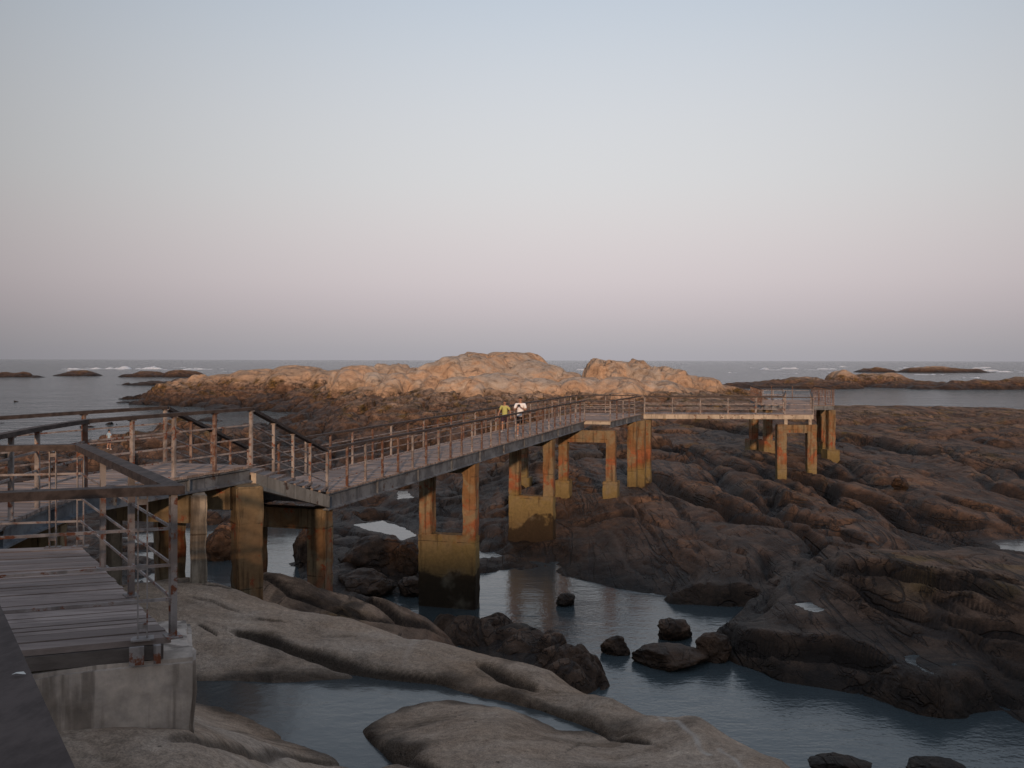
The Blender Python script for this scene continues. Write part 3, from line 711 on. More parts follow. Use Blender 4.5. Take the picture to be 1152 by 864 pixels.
G_OUT = 'pale rock outcrops on the island'
hf_rock('rock_outcrop', [(534, 397.4, 52, 176, 15, 0.1, -5.5, 3.0), (575, 396.4, 62, 180, 14, -.2, -5.5, 2.2), (508, 401, 28, 173, 12, 0, -5.5, 3.4), (600, 404, 52, 177, 13, .1, -5.8, 2.2), (630, 418, 34, 174, 10, .1, -6, 2.2), (490, 409, 18, 170, 8, 0, -5, 3)],
        'largest pale rock dome, highest on the island skyline behind the footbridge', 'rock', G_OUT, 3, 0.30, (0.30, 5.0), 6.0, zone_add=0.02, cracks=2.4, chop=0.25)
hf_rock('rock_outcrop', [(560, 420, 52, 160, 8, .1, -6.2, 2.8), (520, 424, 36, 156, 6, 0, -6, 3), (600, 426, 44, 158, 7, -.1, -6.2, 2.6)],
        'low pale rock shelf below the largest dome, above the two walkers', 'rock', G_OUT, 13, 0.3, (0.22, 3.0), 5.0, zone_add=0.14, cracks=2.0, chop=0.4)
hf_rock('rock_outcrop', [(672, 407, 17, 168, 7, 0, -5, 3.4), (692, 408, 22, 168, 9, 0, -5, 3.2), (716, 407.5, 34, 170, 10, 0, -5.5, 2.6), (748, 414, 34, 172, 11, .2, -6, 2.4), (782, 425, 34, 176, 11, .2, -6.5, 2.3), (812, 436, 36, 180, 11, .2, -7.5, 2.3)],
        'pale broken rock hump right of the dome, sloping down to the lagoon', 'rock', G_OUT, 23, 0.28, (0.36, 3.2), 4.5, strata=1.0, cracks=1.6, chop=0.7)
hf_rock('rock_outcrop', [(655, 425, 40, 158, 7, 0, -6, 2.8), (700, 424, 42, 156, 7, 0, -6, 2.8), (740, 428, 40, 158, 7, 0, -6.5, 2.6)],
        'low pale rock apron in front of the broken hump', 'rock', G_OUT, 33, 0.3, (0.22, 3.0), 4.5, zone_add=0.12, cracks=2.0, chop=0.4)
hf_rock('rock_outcrop', [(405, 411, 34, 176, 8, 0, -5.6, 3.6), (395, 416, 26, 172, 7, 0, -5.6, 3.4), (424, 419, 20, 170, 6, 0, -5.6, 3.2)],
        'rounded pale boulder left of the island dome', 'rock', G_OUT, 43, 0.24, (0.22, 3.0), 6.0, zone_add=0.05, cracks=2.2, chop=0.2)
hf_rock('rock_outcrop', [(446, 409.5, 20, 182, 8, 0, -5.2, 3.2), (432, 410.5, 18, 182, 7, 0, -5.2, 3.2), (468, 414, 17, 180, 7, 0, -5.2, 3)],
        'knobbly reddish rock top between the rounded boulder and the dome', 'rock', G_OUT, 53, 0.26, (0.5, 2.5), 3.2, zone_add=-0.05)
hf_rock('rock_outcrop', [(450, 420, 22, 166, 6, 0, -5.6, 3), (474, 417, 24, 167, 6, 0, -5.6, 3), (440, 426, 17, 162, 5, 0, -5.8, 3), (487, 423, 20, 164, 5, 0, -5.8, 3)],
        'pale tumbled boulders at the left foot of the dome', 'rock', G_OUT, 63, 0.24, (0.28, 2.4), 3.6, zone_add=0.08, cracks=1.4)
hf_rock('rock_outcrop', [(336, 411.5, 62, 205, 12, 0, -6.5, 2.6), (290, 415, 46, 208, 11, .1, -6.8, 2.4), (376, 416, 26, 200, 9, 0, -6.2, 2.6), (252, 421, 34, 212, 10, 0, -7.5, 2.2)],
        'long low pale rock back at the left end of the island', 'rock', G_OUT, 73, 0.34, (0.25, 4.0), 7.0, zone_add=-0.13, cracks=2.2, chop=0.25)
hf_rock('rock_outcrop', [(225, 424, 46, 222, 12, 0, -9.6, 2.4), (195, 432, 36, 214, 9, 0, -9.8, 2.4), (250, 431, 44, 206, 9, 0, -9.8, 2.4), (182, 445, 20, 200, 6, 0, -9.8, 2.6), (220, 440, 46, 199, 8, 0, -9.8, 2.4), (285, 440, 50, 193, 8, 0, -9.6, 2.4)],
        'dark brown rock point reaching left into the sea from the island', 'rock', None, 83, 0.38, (0.55, 3.0), 4.0, strata=0.9, zone_add=0.02)
# far side of the lagoon and offshore reefs
G_REEF = 'low dark reefs off the shore'
hf_rock('rock_reef', [(868, 429, 70, 330, 10, 0, -9.8, 2.2), (905, 424, 60, 335, 12, 0, -9.8, 2.2), (948, 417, 26, 345, 10, 0, -9.8, 2.4), (990, 419.5, 52, 350, 14, 0, -9.8, 2.2), (1030, 429, 60, 335, 12, 0, -9.8, 2.2), (930, 427, 50, 322, 9, 0, -9.8, 2.2), (830, 432, 40, 325, 7, 0, -9.8, 2.2)],
        'long brown reef across the lagoon with a rounded hump in the middle', 'reef', G_REEF, 93, 0.7, (0.6, 6), 7, zone_add=0.05)
hf_rock('rock_reef', [(1105, 427, 55, 320, 10, 0, -9.8, 2.2), (1160, 424, 60, 325, 12, 0, -9.8, 2.2), (1230, 426, 60, 325, 11, 0, -9.8, 2.2), (1060, 433, 40, 315, 7, 0, -9.8, 2.2)],
        'brown reef at the right edge across the lagoon', 'reef', G_REEF, 103, 0.7, (0.6, 6), 7, zone_add=0.03)
hf_rock('rock_reef', [(985, 413, 24, 760, 14, 0, -9.8, 2.2), (1050, 412.4, 44, 760, 16, 0, -9.8, 2.2), (1090, 415, 30, 760, 12, 0, -9.8, 2.2)],
        'thin distant reef beyond the humped reef near the horizon', 'reef', G_REEF, 113, 1.2, (0.6, 8), 9, zone_add=0.0)
hf_rock('rock_reef', [(8, 419, 18, 490, 9, 0, -9.8, 2.4), (24, 418.5, 14, 490, 9, 0, -9.8, 2.4), (40, 422.5, 9, 480, 6, 0, -9.8, 2.4), (-20, 417, 24, 490, 9, 0, -9.8, 2.4)],
        'dark double humped reef at the left edge of the sea', 'reef', G_REEF, 123, 0.6, (0.4, 4), 5)
hf_rock('rock_reef', [(90, 416.5, 22, 530, 10, 0, -9.8, 2.2), (78, 419, 17, 525, 8, 0, -9.8, 2.2), (105, 419.5, 12, 525, 8, 0, -9.8, 2.2)],
        'smooth dark whale-backed reef standing alone in the left sea', 'reef', G_REEF, 133, 0.6, (0.3, 4), 6)
hf_rock('rock_reef', [(128, 422.8, 9, 535, 4, 0, -9.8, 2.2)], 'tiny reef awash right of the whale-backed reef', 'reef', G_REEF, 143, 0.5, (0.25, 3), 4)
hf_rock('rock_reef', [(168, 417.5, 28, 500, 11, 0, -9.8, 2.2), (204, 416.0, 28, 500, 12, 0, -9.8, 2.2), (150, 420, 16, 498, 8, 0, -9.8, 2.2)],
        'flat dark reef behind the brown rock point', 'reef', G_REEF, 153, 0.8, (0.4, 5), 6)
hf_rock('rock_reef', [(182, 429, 50, 345, 9, 0, -9.8, 2.2), (150, 432, 26, 345, 5, 0, -9.8, 2.2), (225, 425, 50, 349, 10, 0, -9.8, 2.2)],
        'long low dark spit lying just beyond the brown rock point', 'reef', G_REEF, 163, 0.6, (0.5, 4), 5)

# loose boulders
def boulder(name, px, py, w, h, label, depth=None, z=SEA, asp=1.0, seed=0, group=None, sink=0.35, zone_add=0.0, rot=0.0, cuts=9, sub=5):
    p = at(px, py, d=depth) if depth else at(px, py, z=z)
    W = w / F * p.y / 2; Hh = h / F * p.y
    r_ = np.random.default_rng(seed + 900)
    bm = bmesh.new(); bmesh.ops.create_icosphere(bm, subdivisions=sub, radius=1.0)
    co = np.array([v.co for v in bm.verts])
    n = co.copy()
    for _ in range(cuts):
        d = r_.normal(size=3); d /= np.linalg.norm(d); d[2] *= 0.7
        k = r_.uniform(0.55, 0.82); e = co @ d - k
        co = co - np.outer(np.clip(e, 0, None), d) * 0.9
    co = co * (1 + 0.17 * fbm3(n[:, 0] * 1.1, n[:, 1] * 1.1, n[:, 2] * 1.1, 3, seed)[:, None])
    co = co + n * (0.06 * fbm3(n[:, 0] * 4, n[:, 1] * 4, n[:, 2] * 4, 4, seed + 5)[:, None])
    co = co * np.array([W, W * asp, Hh / (1 + (1 - sink)) ])
    zz = co[:, 2]; top = zz.max()
    cs, sn = math.cos(rot), math.sin(rot)
    x = co[:, 0] * cs - co[:, 1] * sn; y = co[:, 0] * sn + co[:, 1] * cs
    for v, a, b, c in zip(bm.verts, x, y, zz): v.co = (a, b, c)
    me = bpy.data.meshes.new(name); bm.to_mesh(me); bm.free()
    o = link(name, me, M['rock'], smooth=True)
    base = p.z
    o.location = (p.x, p.y + W * asp * 0.8, base + Hh - top)
    wx_, wy_, wz_ = x + p.x, y + p.y, zz + o.location.z - CH
    add_attr(me, 'zone', np.clip(zone_of(wx_, wy_, wz_) + zone_add, 0, 1)); add_attr(me, 'vein', np.zeros(len(co))); add_attr(me, 'stain_shade', np.zeros(len(co)))
    return tag(o, label, 'boulder', group)

GB = 'dark boulders in the channel'
boulder('boulder', 762, 722, 48, 22, 'dark angular boulder standing highest in the channel', seed=1, group=GB, asp=0.8, cuts=14, zone_add=0.10)
boulder('boulder', 757, 755, 92, 21, 'low flat dark rock in the channel in front of the angular boulder', seed=2, group=GB, asp=0.8, sink=0.6, zone_add=0.12)
boulder('boulder', 696, 738, 38, 19, 'small dark rock at the tip of the black rocks below the bridge', seed=3, group=GB, asp=0.9, zone_add=0.12)
boulder('boulder', 808, 746, 44, 30, 'dark rock wedged against the left foot of the big mound', seed=4, group=GB, asp=1.0, zone_add=0.12)
boulder('boulder', 638, 683, 24, 13, 'small round rock awash near the second pier', seed=5, group=GB)
boulder('boulder', 955, 880, 88, 19, 'dark flat rock awash at the bottom edge beside the pale slab', seed=6, group=GB, asp=0.7, sink=0.5)
boulder('boulder', 1066, 882, 82, 17, 'dark flat rock awash at the bottom edge, farther from the pale slab', seed=7, group=GB, asp=0.7, sink=0.5)
GU = 'dark boulders under the walkway'
boulder('boulder', 247, 632, 44, 42, 'dark boulder in the inlet seen between the walkway columns', seed=11, group=GU, asp=0.9)
boulder('boulder', 342, 640, 34, 44, 'upright dark boulder behind the stair foot column', seed=12, group=GU)
boulder('boulder', 420, 652, 92, 46, 'big dark boulder right of the stair foot column below the bright pool', seed=13, group=GU, asp=0.9, sink=0.5)
boulder('boulder', 404, 676, 80, 30, 'low dark boulder at the water left of the first walled pier', seed=14, group=GU, asp=0.8, sink=0.5)
boulder('boulder', 456, 652, 40, 40, 'dark lumpy boulder leaning at the left side of the first walled pier', seed=15, group=GU)
boulder('boulder', 462, 672, 36, 20, 'small dark boulder on the edge of the water by the first pier', seed=16, group=GU)
hf_rock('rock_ledge', [(556, 697, 40, 32.2, 2.6, 0, -9.8, 2.4), (590, 711, 46, 30.6, 2.4, .2, -9.8, 2.4), (618, 709, 24, 30.2, 1.7, 0, -9.8, 2.6), (628, 727, 46, 28.8, 1.8, -.2, -9.8, 2.4), (664, 737, 38, 28.2, 1.3, -.3, -9.8, 2.4), (640, 746, 44, 27.3, 1.3, -.2, -9.8, 2.4), (520, 692, 38, 33.0, 1.8, 0, -9.8, 2.6)],
        'low black rock ledge in the water around the foot of the first walled pier', 'rock', None, 183, 0.07, (0.16, 1.3), 1.6, cracks=1.2, zone_add=0.14)
# loose blocks on the right hand shore
boulder('boulder', 1016, 552, 20, 15, 'small pointed block lying on the dark right hand slabs', depth=ray_d(1016, 552), seed=31, cuts=14, zone_add=-0.25)
hf_rock('boulder', [(1138, 481, 46, 92, 7, .1, -8.4, 2.8), (1118, 492, 30, 88, 4, .1, -8.6, 2.8)], 'big smooth brown boulder high on the right hand shore', 'boulder', None, 193, 0.16, (0.2, 2.5), 5, zone_add=-0.12, cracks=1.2, chop=0.2)

# ------------------------------------------------------------------ water
def sheet(name, poly, z, mat, grow=0.4):
    c = np.mean(np.array(poly), axis=0); bm = bmesh.new()
    P = np.array(poly); n = len(P)
    area = 0.5 * sum(P[i][0] * P[(i + 1) % n][1] - P[(i + 1) % n][0] * P[i][1] for i in range(n))
    if area < 0: P = P[::-1]
    out = []
    for i in range(n):
        a, b, c2 = P[i - 1], P[i], P[(i + 1) % n]
        e0 = (b - a) / (np.linalg.norm(b - a) + 1e-9); e1 = (c2 - b) / (np.linalg.norm(c2 - b) + 1e-9)
        nn = np.array([e0[1] + e1[1], -e0[0] - e1[0]]); nn /= (np.linalg.norm(nn) + 1e-9); out.append(b + nn * grow)
    vs = [bm.verts.new((p[0], p[1], z + CH)) for p in out]; bm.faces.new(vs); bmesh.ops.triangulate(bm, faces=bm.faces[:])
    me = bpy.data.meshes.new(name); bm.to_mesh(me); bm.free()
    o = link(name, me, mat); tag(o, kind='structure'); return o
M['sea'] = mat_water('sea_water', (0.038, 0.049, 0.053), [(0.10, 4.0, (0.6, 1.6), 0.010), (0.45, 2.4, (0.7, 1.5), 0.012), (1.7, 0.45, (0.8, 1.3), 0.035), (6.0, 0.06, (1, 1.2), 0.16)], 0.13, 0.9)
M['poolw'] = mat_water('pool_water', (0.050, 0.056, 0.057), [(0.8, 0.08, (1, 1), 1), (5.0, 0.012, (1, 1.2), 1), (16.0, 0.003, (1, 1.2), 1)], 0.16, 0.35)
me = bpy.data.meshes.new('sea'); rr = 16000
xs = [-rr, -2000, -400, 0, 400, 2000, rr]; ys = [-900, -100, 60, 400, 2000, rr]
me.from_pydata([(a, b, 0) for a in xs for b in ys], [], [(i * len(ys) + j, (i + 1) * len(ys) + j, (i + 1) * len(ys) + j + 1, i * len(ys) + j + 1) for i in range(len(xs) - 1) for j in range(len(ys) - 1)])
sea = link('sea', me, M['sea']); tag(sea, kind='structure')
sheet('tide_pool', pool, POOLZ, M['poolw'], 0.45)
for P, z in PUD: sheet('tide_pool', P, z, M['poolw'], 0.12)

# breakers: low lumpy ridges of foam
k = NT('sea_foam'); nf = k.noise(0.9, det=5); k.bump(nf, 0.6, 0.4); M['foam'] = k.fin(k.mix(k.rng(nf, 0.35, 0.65), (0.55, 0.56, 0.58), (0.80, 0.80, 0.80)), 0.9, 0.2)
fm = MB()
def foam(px0, px1, py, hpx):
    d = at(px0, py, z=SEA).y; x0 = (px0 - 576) / F * d; x1 = (px1 - 576) / F * d; h = hpx / F * d
    n = max(8, int((px1 - px0) / 1.5)); rows = 5; wd = h * 4
    s = random.random() * 100
    V = []
    for i in range(n + 1):
        t = i / n; e = math.sin(math.pi * t) ** 0.5
        hh_ = h * e * max(0.0, 0.45 + 1.3 * float(pn2(np.array([s + t * n / 5.0]), np.array([s * 0.3]), 2)[0]))
        for j in range(rows):
            q = j / (rows - 1); V.append((x0 + (x1 - x0) * t, d + (q - .5) * wd * (0.4 + e) + 4 * math.sin(t * 9 + s), -0.05 + hh_ * math.sin(math.pi * q)))
    fm.add(V, [(i * rows + j, (i + 1) * rows + j, (i + 1) * rows + j + 1, i * rows + j + 1) for i in range(n) for j in range(rows - 1)])
for a in ((66, 110, 415.4, 2.0), (96, 150, 415.0, 2.4), (134, 148, 415.0, 3.4), (150, 184, 415.2, 2.6), (164, 178, 415.0, 4.4), (184, 220, 416, 1.6), (205, 238, 415.5, 2.2),
          (648, 662, 416.5, 2.4), (854, 864, 415.4, 3.2), (876, 900, 415.0, 2.6), (920, 942, 415.4, 2.6), (880, 896, 420, 1.8), (818, 830, 419.5, 1.6), (1030, 1062, 421.5, 2.2), (1085, 1104, 425.0, 2.4), (1105, 1152, 418.5, 1.8), (1100, 1125, 417, 1.5), (930, 948, 419, 1.4), (1000, 1020, 426, 1.6)):
    foam(*a)
for k_ in range(30):
    x_ = random.choice((random.uniform(50, 250), random.uniform(820, 1150), random.uniform(860, 1150))); foam(x_, x_ + random.uniform(4, 22), random.uniform(412.5, 418), random.uniform(0.5, 1.3))
fo = fm.build('sea_foam', M['foam'], smooth=True); tag(fo, kind='stuff')

def rough_box(c, size, rz, bev=0.03, amp=0.014, seg=0.22):
    bm = bmesh.new(); bmesh.ops.create_cube(bm, size=1.0)
    for v in bm.verts: v.co = Vector((v.co.x * size[0], v.co.y * size[1], v.co.z * size[2]))
    bmesh.ops.bevel(bm, geom=bm.edges[:], offset=bev, segments=2, affect='EDGES')
    for ax in range(3):
        n = int(size[ax] / seg)
        for q in range(1, n):
            co = [0, 0, 0]; co[ax] = -size[ax] / 2 + size[ax] * q / n; no = [0, 0, 0]; no[ax] = 1
            bmesh.ops.bisect_plane(bm, geom=bm.verts[:] + bm.edges[:] + bm.faces[:], plane_co=co, plane_no=no)
    co = np.array([v.co for v in bm.verts]); cs, sn = math.cos(rz), math.sin(rz)
    w_ = np.stack([c[0] + co[:, 0] * cs - co[:, 1] * sn, c[1] + co[:, 0] * sn + co[:, 1] * cs, c[2] + co[:, 2]], -1)
    ed = (np.abs(co) > np.array(size) / 2 - bev * 1.2).sum(axis=1) >= 2
    a = np.where(ed, amp * 2.2, amp * 0.5)
    for q in range(3):
        w_[:, q] += a * fbm3(w_[:, 0] * 3 + q * 9, w_[:, 1] * 3, w_[:, 2] * 3, 3, 200 + q)
    b = MB(); bm.verts.ensure_lookup_table(); b.add([tuple(p) for p in w_], [[v.index for v in f.verts] for f in bm.faces]); bm.free(); return b

# ------------------------------------------------------------------ bridge pieces
def V3(x, y, zr): return Vector((x, y, CH + zr))
def make_post(h, style, mat):
    b = MB()
    if style == 'double':      # two flat bars with a gap and a foot plate
        b.box((-0.032, 0, h / 2), (0.011, 0.045, h)); b.box((0.032, 0, h / 2), (0.011, 0.045, h))
        for z in (0.10, h * 0.5, h - 0.05): b.box((0, 0, z), (0.0525, 0.03, 0.04))
        b.box((0, 0, 0.006), (0.16, 0.11, 0.012))
    else:
        b.box((0, 0, h / 2), (0.062, 0.062, h), bev=0.006); b.box((0, 0, 0.006), (0.14, 0.12, 0.012))
        b.box((0, 0, h - 0.012), (0.11, 0.09, 0.02))
    me = b.mesh('post'); me.materials.append(mat); return me
PM = {}
def post_mesh(h, style, mk):
    key = (round(h, 3), style, mk)
    if key not in PM: PM[key] = make_post(h, style, M[mk])
    return PM[key]

def along(path, s):
    for i in range(len(path) - 1):
        a, b = path[i], path[i + 1]; L = (b - a).xy.length
        if s <= L or i == len(path) - 2:
            return a.lerp(b, s / L), (b - a).xy.normalized()
        s -= L

def railing(parent, path, h=1.1, spacing=1.2, rails=(0.28, 0.52, 0.78), hw=0.12, hh=0.06, style='single', mk=('post',), posts=None, rail_r=0.014, ends=True, label=None):
    """path: deck edge points (world); parent at the world origin"""
    path = [Vector(p) for p in path]
    r = empty('railing', (0, 0, 0), 0, parent)
    if label: r['label'] = label
    b = MB(); b.sweep([p + Vector((0, 0, h)) for p in path], rect(hw, hh)); b.build('handrail', M['hand'], r)
    for z in rails:
        b = MB(); b.sweep([p + Vector((0, 0, z)) for p in path], rect(rail_r * 1.1, rail_r * 2, rail_r)); b.build('rail', M['rail'], r)
    total = sum((path[i + 1] - path[i]).xy.length for i in range(len(path) - 1))
    if posts is None:
        posts = []; s0 = 0
        for i in range(len(path) - 1):
            L = (path[i + 1] - path[i]).xy.length; n = max(1, round(L / spacing))
            posts += [s0 + L * k / n for k in range(n)]; s0 += L
        posts.append(total - 0.001)
        if not ends: posts = posts[1:-1]
    for i, s in enumerate(posts):
        p, d = along(path, s)
        o = bpy.data.objects.new('post', post_mesh(h - hh, style, mk[i % len(mk)])); COL.objects.link(o); o.parent = r
        o.location = p; o.rotation_euler = (0, 0, math.atan2(d.y, d.x))
    return r

def deck(name, left, right, parent, mat, plank=0.14, gap=0.012, th=0.045):
    """planks laid across between two edge polylines with equal point counts"""
    b = MB()
    for i in range(len(left) - 1):
        l0, l1, r0, r1 = (Vector(q) for q in (left[i], left[i + 1], right[i], right[i + 1]))
        L = max((l1 - l0).length, (r1 - r0).length); n = max(1, int(round(L / plank)))
        for k in range(n):
            a, c = (k + gap / plank / 2) / n, (k + 1 - gap / plank / 2) / n
            j = random.uniform(-0.006, 0.006); e0, e1 = random.uniform(-.008, .008), random.uniform(-.008, .008)
            P = [l0.lerp(l1, a), r0.lerp(r1, a), r0.lerp(r1, c), l0.lerp(l1, c)]
            dx = (P[1] - P[0]).normalized(); P[0] -= dx * e0; P[3] -= dx * e0; P[1] += dx * e1; P[2] += dx * e1
            t = [p + Vector((0, 0, j)) for p in P]; bt = [p - Vector((0, 0, th - j)) for p in P]
            b.hexa(bt, t)
    return b.build(name, mat, parent)

IB = lambda h, w=0.16, t=0.018: [(-w/2, -h), (w/2, -h), (w/2, -h + .03), (t, -h + .05), (t, -.05), (w/2, -.03), (w/2, 0), (-w/2, 0), (-w/2, -.03), (-t, -.05), (-t, -h + .05), (-w/2, -h + .03)]
def off(path, d):
    """shift a polyline sideways to its right by d"""
    out = []
    for i, p in enumerate(path):
        d0 = (path[i] - path[i - 1]).xy.normalized() if i else None
        d1 = (path[i + 1] - path[i]).xy.normalized() if i < len(path) - 1 else None
        d0 = d0 or d1; d1 = d1 or d0
        n = (Vector((d0.y, -d0.x)) + Vector((d1.y, -d1.x))).normalized()
        out.append(p + Vector((n.x * d, n.y * d, 0)))
    return out
def girder(parent, path, h, mat, stiff=1.6, side=1, drop=0.05, name='edge_girder'):
    q = [p - Vector((0, 0, drop)) for p in path]
    b = MB(); b.sweep(q, IB(h))
    tot = sum((q[i + 1] - q[i]).xy.length for i in range(len(q) - 1)); n = int(tot / stiff)
    for k in range(1, n):
        p, d = along(q, tot * k / n); b.box((p.x, p.y, p.z - h / 2), (0.02, 0.15, h - 0.064), math.atan2(d.y, d.x))
    return b.build(name, mat, parent)

ZL, ZU = -3.35, -2.05
# --- upper level: platform beside the viewer and curved walkway
FR, BR, BL, FL = V3(-2.50, 7.20, ZU), V3(-4.72, 10.72, ZU), V3(-8.75, 9.70, ZU), V3(-8.75, 4.85, ZU)
pf = empty('viewing_platform', (0, 0, 0)); tag(pf, 'grey planked platform on a concrete block with wooden handrails, nearest the viewer', 'platform')
deck('deck', [FL, BL], [FR, BR], pf, M['deck'], 0.125, 0.014)
b = MB(); e = (FR - FL).normalized(); nrm = Vector((-e.y, e.x, 0))
for k, t in enumerate((0.035, 1.1, 2.2, 3.25)):
    p0 = FL + nrm * t + e * 0.3 - Vector((0, 0, 0.046)); p1 = FR + nrm * t - e * (0.04 + t * 0.52) - Vector((0, 0, 0.046)); b.sweep([p0, p1], rect(0.10, 0.10))
b.build('bearer', M['timber'], pf)
ins = lambda p, q, k: p.lerp(q, k)
platform_path = [V3(-6.28, 10.30, ZU), V3(-4.70, 10.66, ZU), V3(-2.50, 7.22, ZU), V3(-8.7, 4.90, ZU)]
L1_ = (platform_path[1] - platform_path[0]).xy.length; L2_ = (platform_path[2] - platform_path[1]).xy.length
railing(pf, platform_path, 1.12, rails=(0.28, 0.53, 0.80), style='double', posts=[0.25, L1_ - 0.28, L1_, L1_ + 1.3, L1_ + 2.62, L1_ + L2_, L1_ + L2_ + 0.21, L1_ + L2_ + 1.75, L1_ + L2_ + 3.2, L1_ + L2_ + 4.7, L1_ + L2_ + 6.2], rail_r=0.011, hw=0.13, hh=0.065)
b = MB()
for px_, d_ in ((FR.x - 0.20, FR.y - 0.155),):
    b.box((px_, d_, CH + ZU - 0.09), (0.10, 0.03, 0.13), math.atan2(e.y, e.x)); b.box((px_ + 0.13, d_ + 0.05, CH + ZU - 0.09), (0.05, 0.05, 0.13), math.atan2(e.y, e.x))
bk = b.build('post_bracket', M['post'], pf)

b = MB(); p0 = FL + Vector((0, 0, 0)) - e * 0.4; p1 = FR + e * 0.17
ang = math.atan2(e.y, e.x); Lb = (p1 - p0).length; mid = (p0 + p1) / 2 + nrm * 0.52
ab = rough_box((mid.x, mid.y, CH - 2.20 - 0.75), (Lb, 1.15, 1.5), ang, 0.03, 0.012).build('abutment', M['block']); tag(ab, 'pale stained concrete block carrying the near end of the platform', 'abutment')

uw = empty('walkway', (0, 0, 0)); tag(uw, 'curved upper plank walkway between the near platform and the stairs', 'walkway')
uR = [V3(-6.26, 10.36, ZU), V3(-5.97, 11.4, ZU), V3(-6.55, 13.6, ZU), V3(-6.50, 15.1, ZU), V3(-5.75, 17.1, ZU), V3(-5.0, 18.9, ZU)]
uR = [V3(-6.26, 10.36, ZU), V3(-6.20, 11.5, ZU), V3(-6.45, 13.4, ZU), V3(-6.50, 15.0, ZU), V3(-5.80, 16.9, ZU), V3(-5.0, 18.9, ZU)]
uL = [V3(-8.75, 9.73, ZU), V3(-8.65, 11.5, ZU), V3(-8.65, 13.4, ZU), V3(-8.45, 15.5, ZU), V3(-7.7, 17.5, ZU), V3(-6.9, 19.35, ZU)]
deck('deck', uL, uR, uw, M['deck'], 0.14, 0.014)
girder(uw, off(uR, -0.10), 0.28, M['girder']); girder(uw, off(uL, 0.10), 0.28, M['girder'])
railing(uw, off(uR, -0.05), 1.12, 1.15, mk=('post', 'postrust', 'post'), style='single')
railing(uw, off(uL, 0.05), 1.12, 1.5, mk=('postrust', 'post'), style='single')
for i in range(1, 5):
    b = MB(); a, c = uL[i].lerp(uR[i], .07), uL[i].lerp(uR[i], .93); b.sweep([a - Vector((0, 0, .07)), c - Vector((0, 0, .07))], rect(0.12, 0.2)); b.build('cross_beam', M['girder'], uw)

# --- stairs
bdir = Vector((0.283, 0.959, 0)).normalized(); bleft = Vector((-bdir.y, bdir.x, 0)); WB = 2.35
A = V3(-4.62, 24.7, ZL); AL = A + bleft * WB
st = empty('stairs', (0, 0, 0)); tag(st, 'short straight stair of wide wooden treads stepping down to the footbridge', 'stairs')
sT, sTL = V3(-5.0, 18.94, ZU), V3(-6.9, 19.39, ZU); sB, sBL = A - bdir * 0.05, AL - bdir * 0.05
NS = 9
for k in range(1, NS):
    z = ZU + (ZL - ZU) * k / NS
    b = MB()
    for j in (0, 1, 2):
        t0, t1 = (k - 1 + j * 0.335) / (NS - 1), (k - 1 + j * 0.335 + 0.32) / (NS - 1)
        q = [sTL.lerp(sBL, t0), sT.lerp(sB, t0), sT.lerp(sB, t1), sTL.lerp(sBL, t1)]
        top = [Vector((p.x, p.y, CH + z)) for p in q]; b.hexa([p - Vector((0, 0, 0.05)) for p in top], top)
    b.build('tread', M['deck'], st)
for a, c in ((sT, sB), (sTL, sBL)):
    b = MB(); b.sweep([a + Vector((0, 0, -0.16)), c + Vector((0, 0, -0.09))], [(-.05, -.30), (.05, -.30), (.05, 0), (-.05, 0)]); b.build('stringer', M['girder_pale'] if a is sT else M['girder'], st)
railing(st, [sT + Vector((-0.05, 0.02, 0)), sB + Vector((-0.05, -0.1, 0))], 1.10, 1.45, mk=('post',), ends=False)
railing(st, [sTL + Vector((0.05, 0.02, 0)), sBL + Vector((0.05, -0.1, 0))], 1.10, 1.45, mk=('postrust',), ends=False)

# --- straight lower footbridge
LB = 30.7
B_ = A + bdir * LB; BLft = AL + bdir * LB
fb = empty('footbridge', (0, 0, 0)); tag(fb, 'long straight plank footbridge on grey steel girders with two people walking on it', 'bridge')
deck('deck', [AL, BLft], [A, B_], fb, M['deck'], 0.15, 0.014)
girder(fb, [A - bdir * 0.0 + bleft * 0.09, B_ + bleft * 0.09], 0.42, M['girder'], 3.0); girder(fb, [AL - bleft * 0.09, BLft - bleft * 0.09], 0.42, M['girder'], 3.0)
for k in range(11):
    p = A + bdir * (0.3 + k * (LB - 0.6) / 10); b = MB(); b.sweep([p + bleft * 0.2 - Vector((0, 0, .08)), p + bleft * (WB - 0.2) - Vector((0, 0, .08))], rect(0.14, 0.24)); b.build('cross_beam', M['girder'], fb)
railing(fb, [A + bleft * 0.05, B_ + bleft * 0.05], 1.12, 1.15, mk=('post', 'postrust', 'post', 'postrust', 'postrust'), hw=0.11)
railing(fb, [AL - bleft * 0.05, BLft - bleft * 0.05], 1.12, 1.5, mk=('post', 'postrust'), hw=0.11)

# --- landing where the bridge turns
bright = -bleft
lg = empty('bridge_landing', (0, 0, 0)); tag(lg, 'wider plank landing at the bend where the straight footbridge meets the far walkway', 'landing')
C_ = V3(5.42, 53.25, ZL); D_ = V3(8.10, 61.0, ZL); DL = V3(4.05, 62.2, ZL); bl0 = BLft + bdir * 0.03
C_ = B_ + bright * 1.45 + bdir * 0.03
deck('deck', [bl0, DL], [C_, D_], lg, M['deck'], 0.15, 0.014)
b0 = B_ + bdir * 0.10
b = MB(); b.sweep([b0 + bleft * 0.2 - Vector((0, 0, .05)), C_ + bleft * 0.06 + bdir * 0.07 - Vector((0, 0, .05))], rect(0.12, 0.16)); b.build('end_beam', M['girder_pale'], lg)
girder(lg, [C_ + bleft * 0.09 + bdir * .2, D_ + bleft * 0.09 - bdir * .1], 0.34, M['girder'], 3); girder(lg, [bl0 + bright * 0.09, DL + bright * 0.09], 0.34, M['girder'], 3)
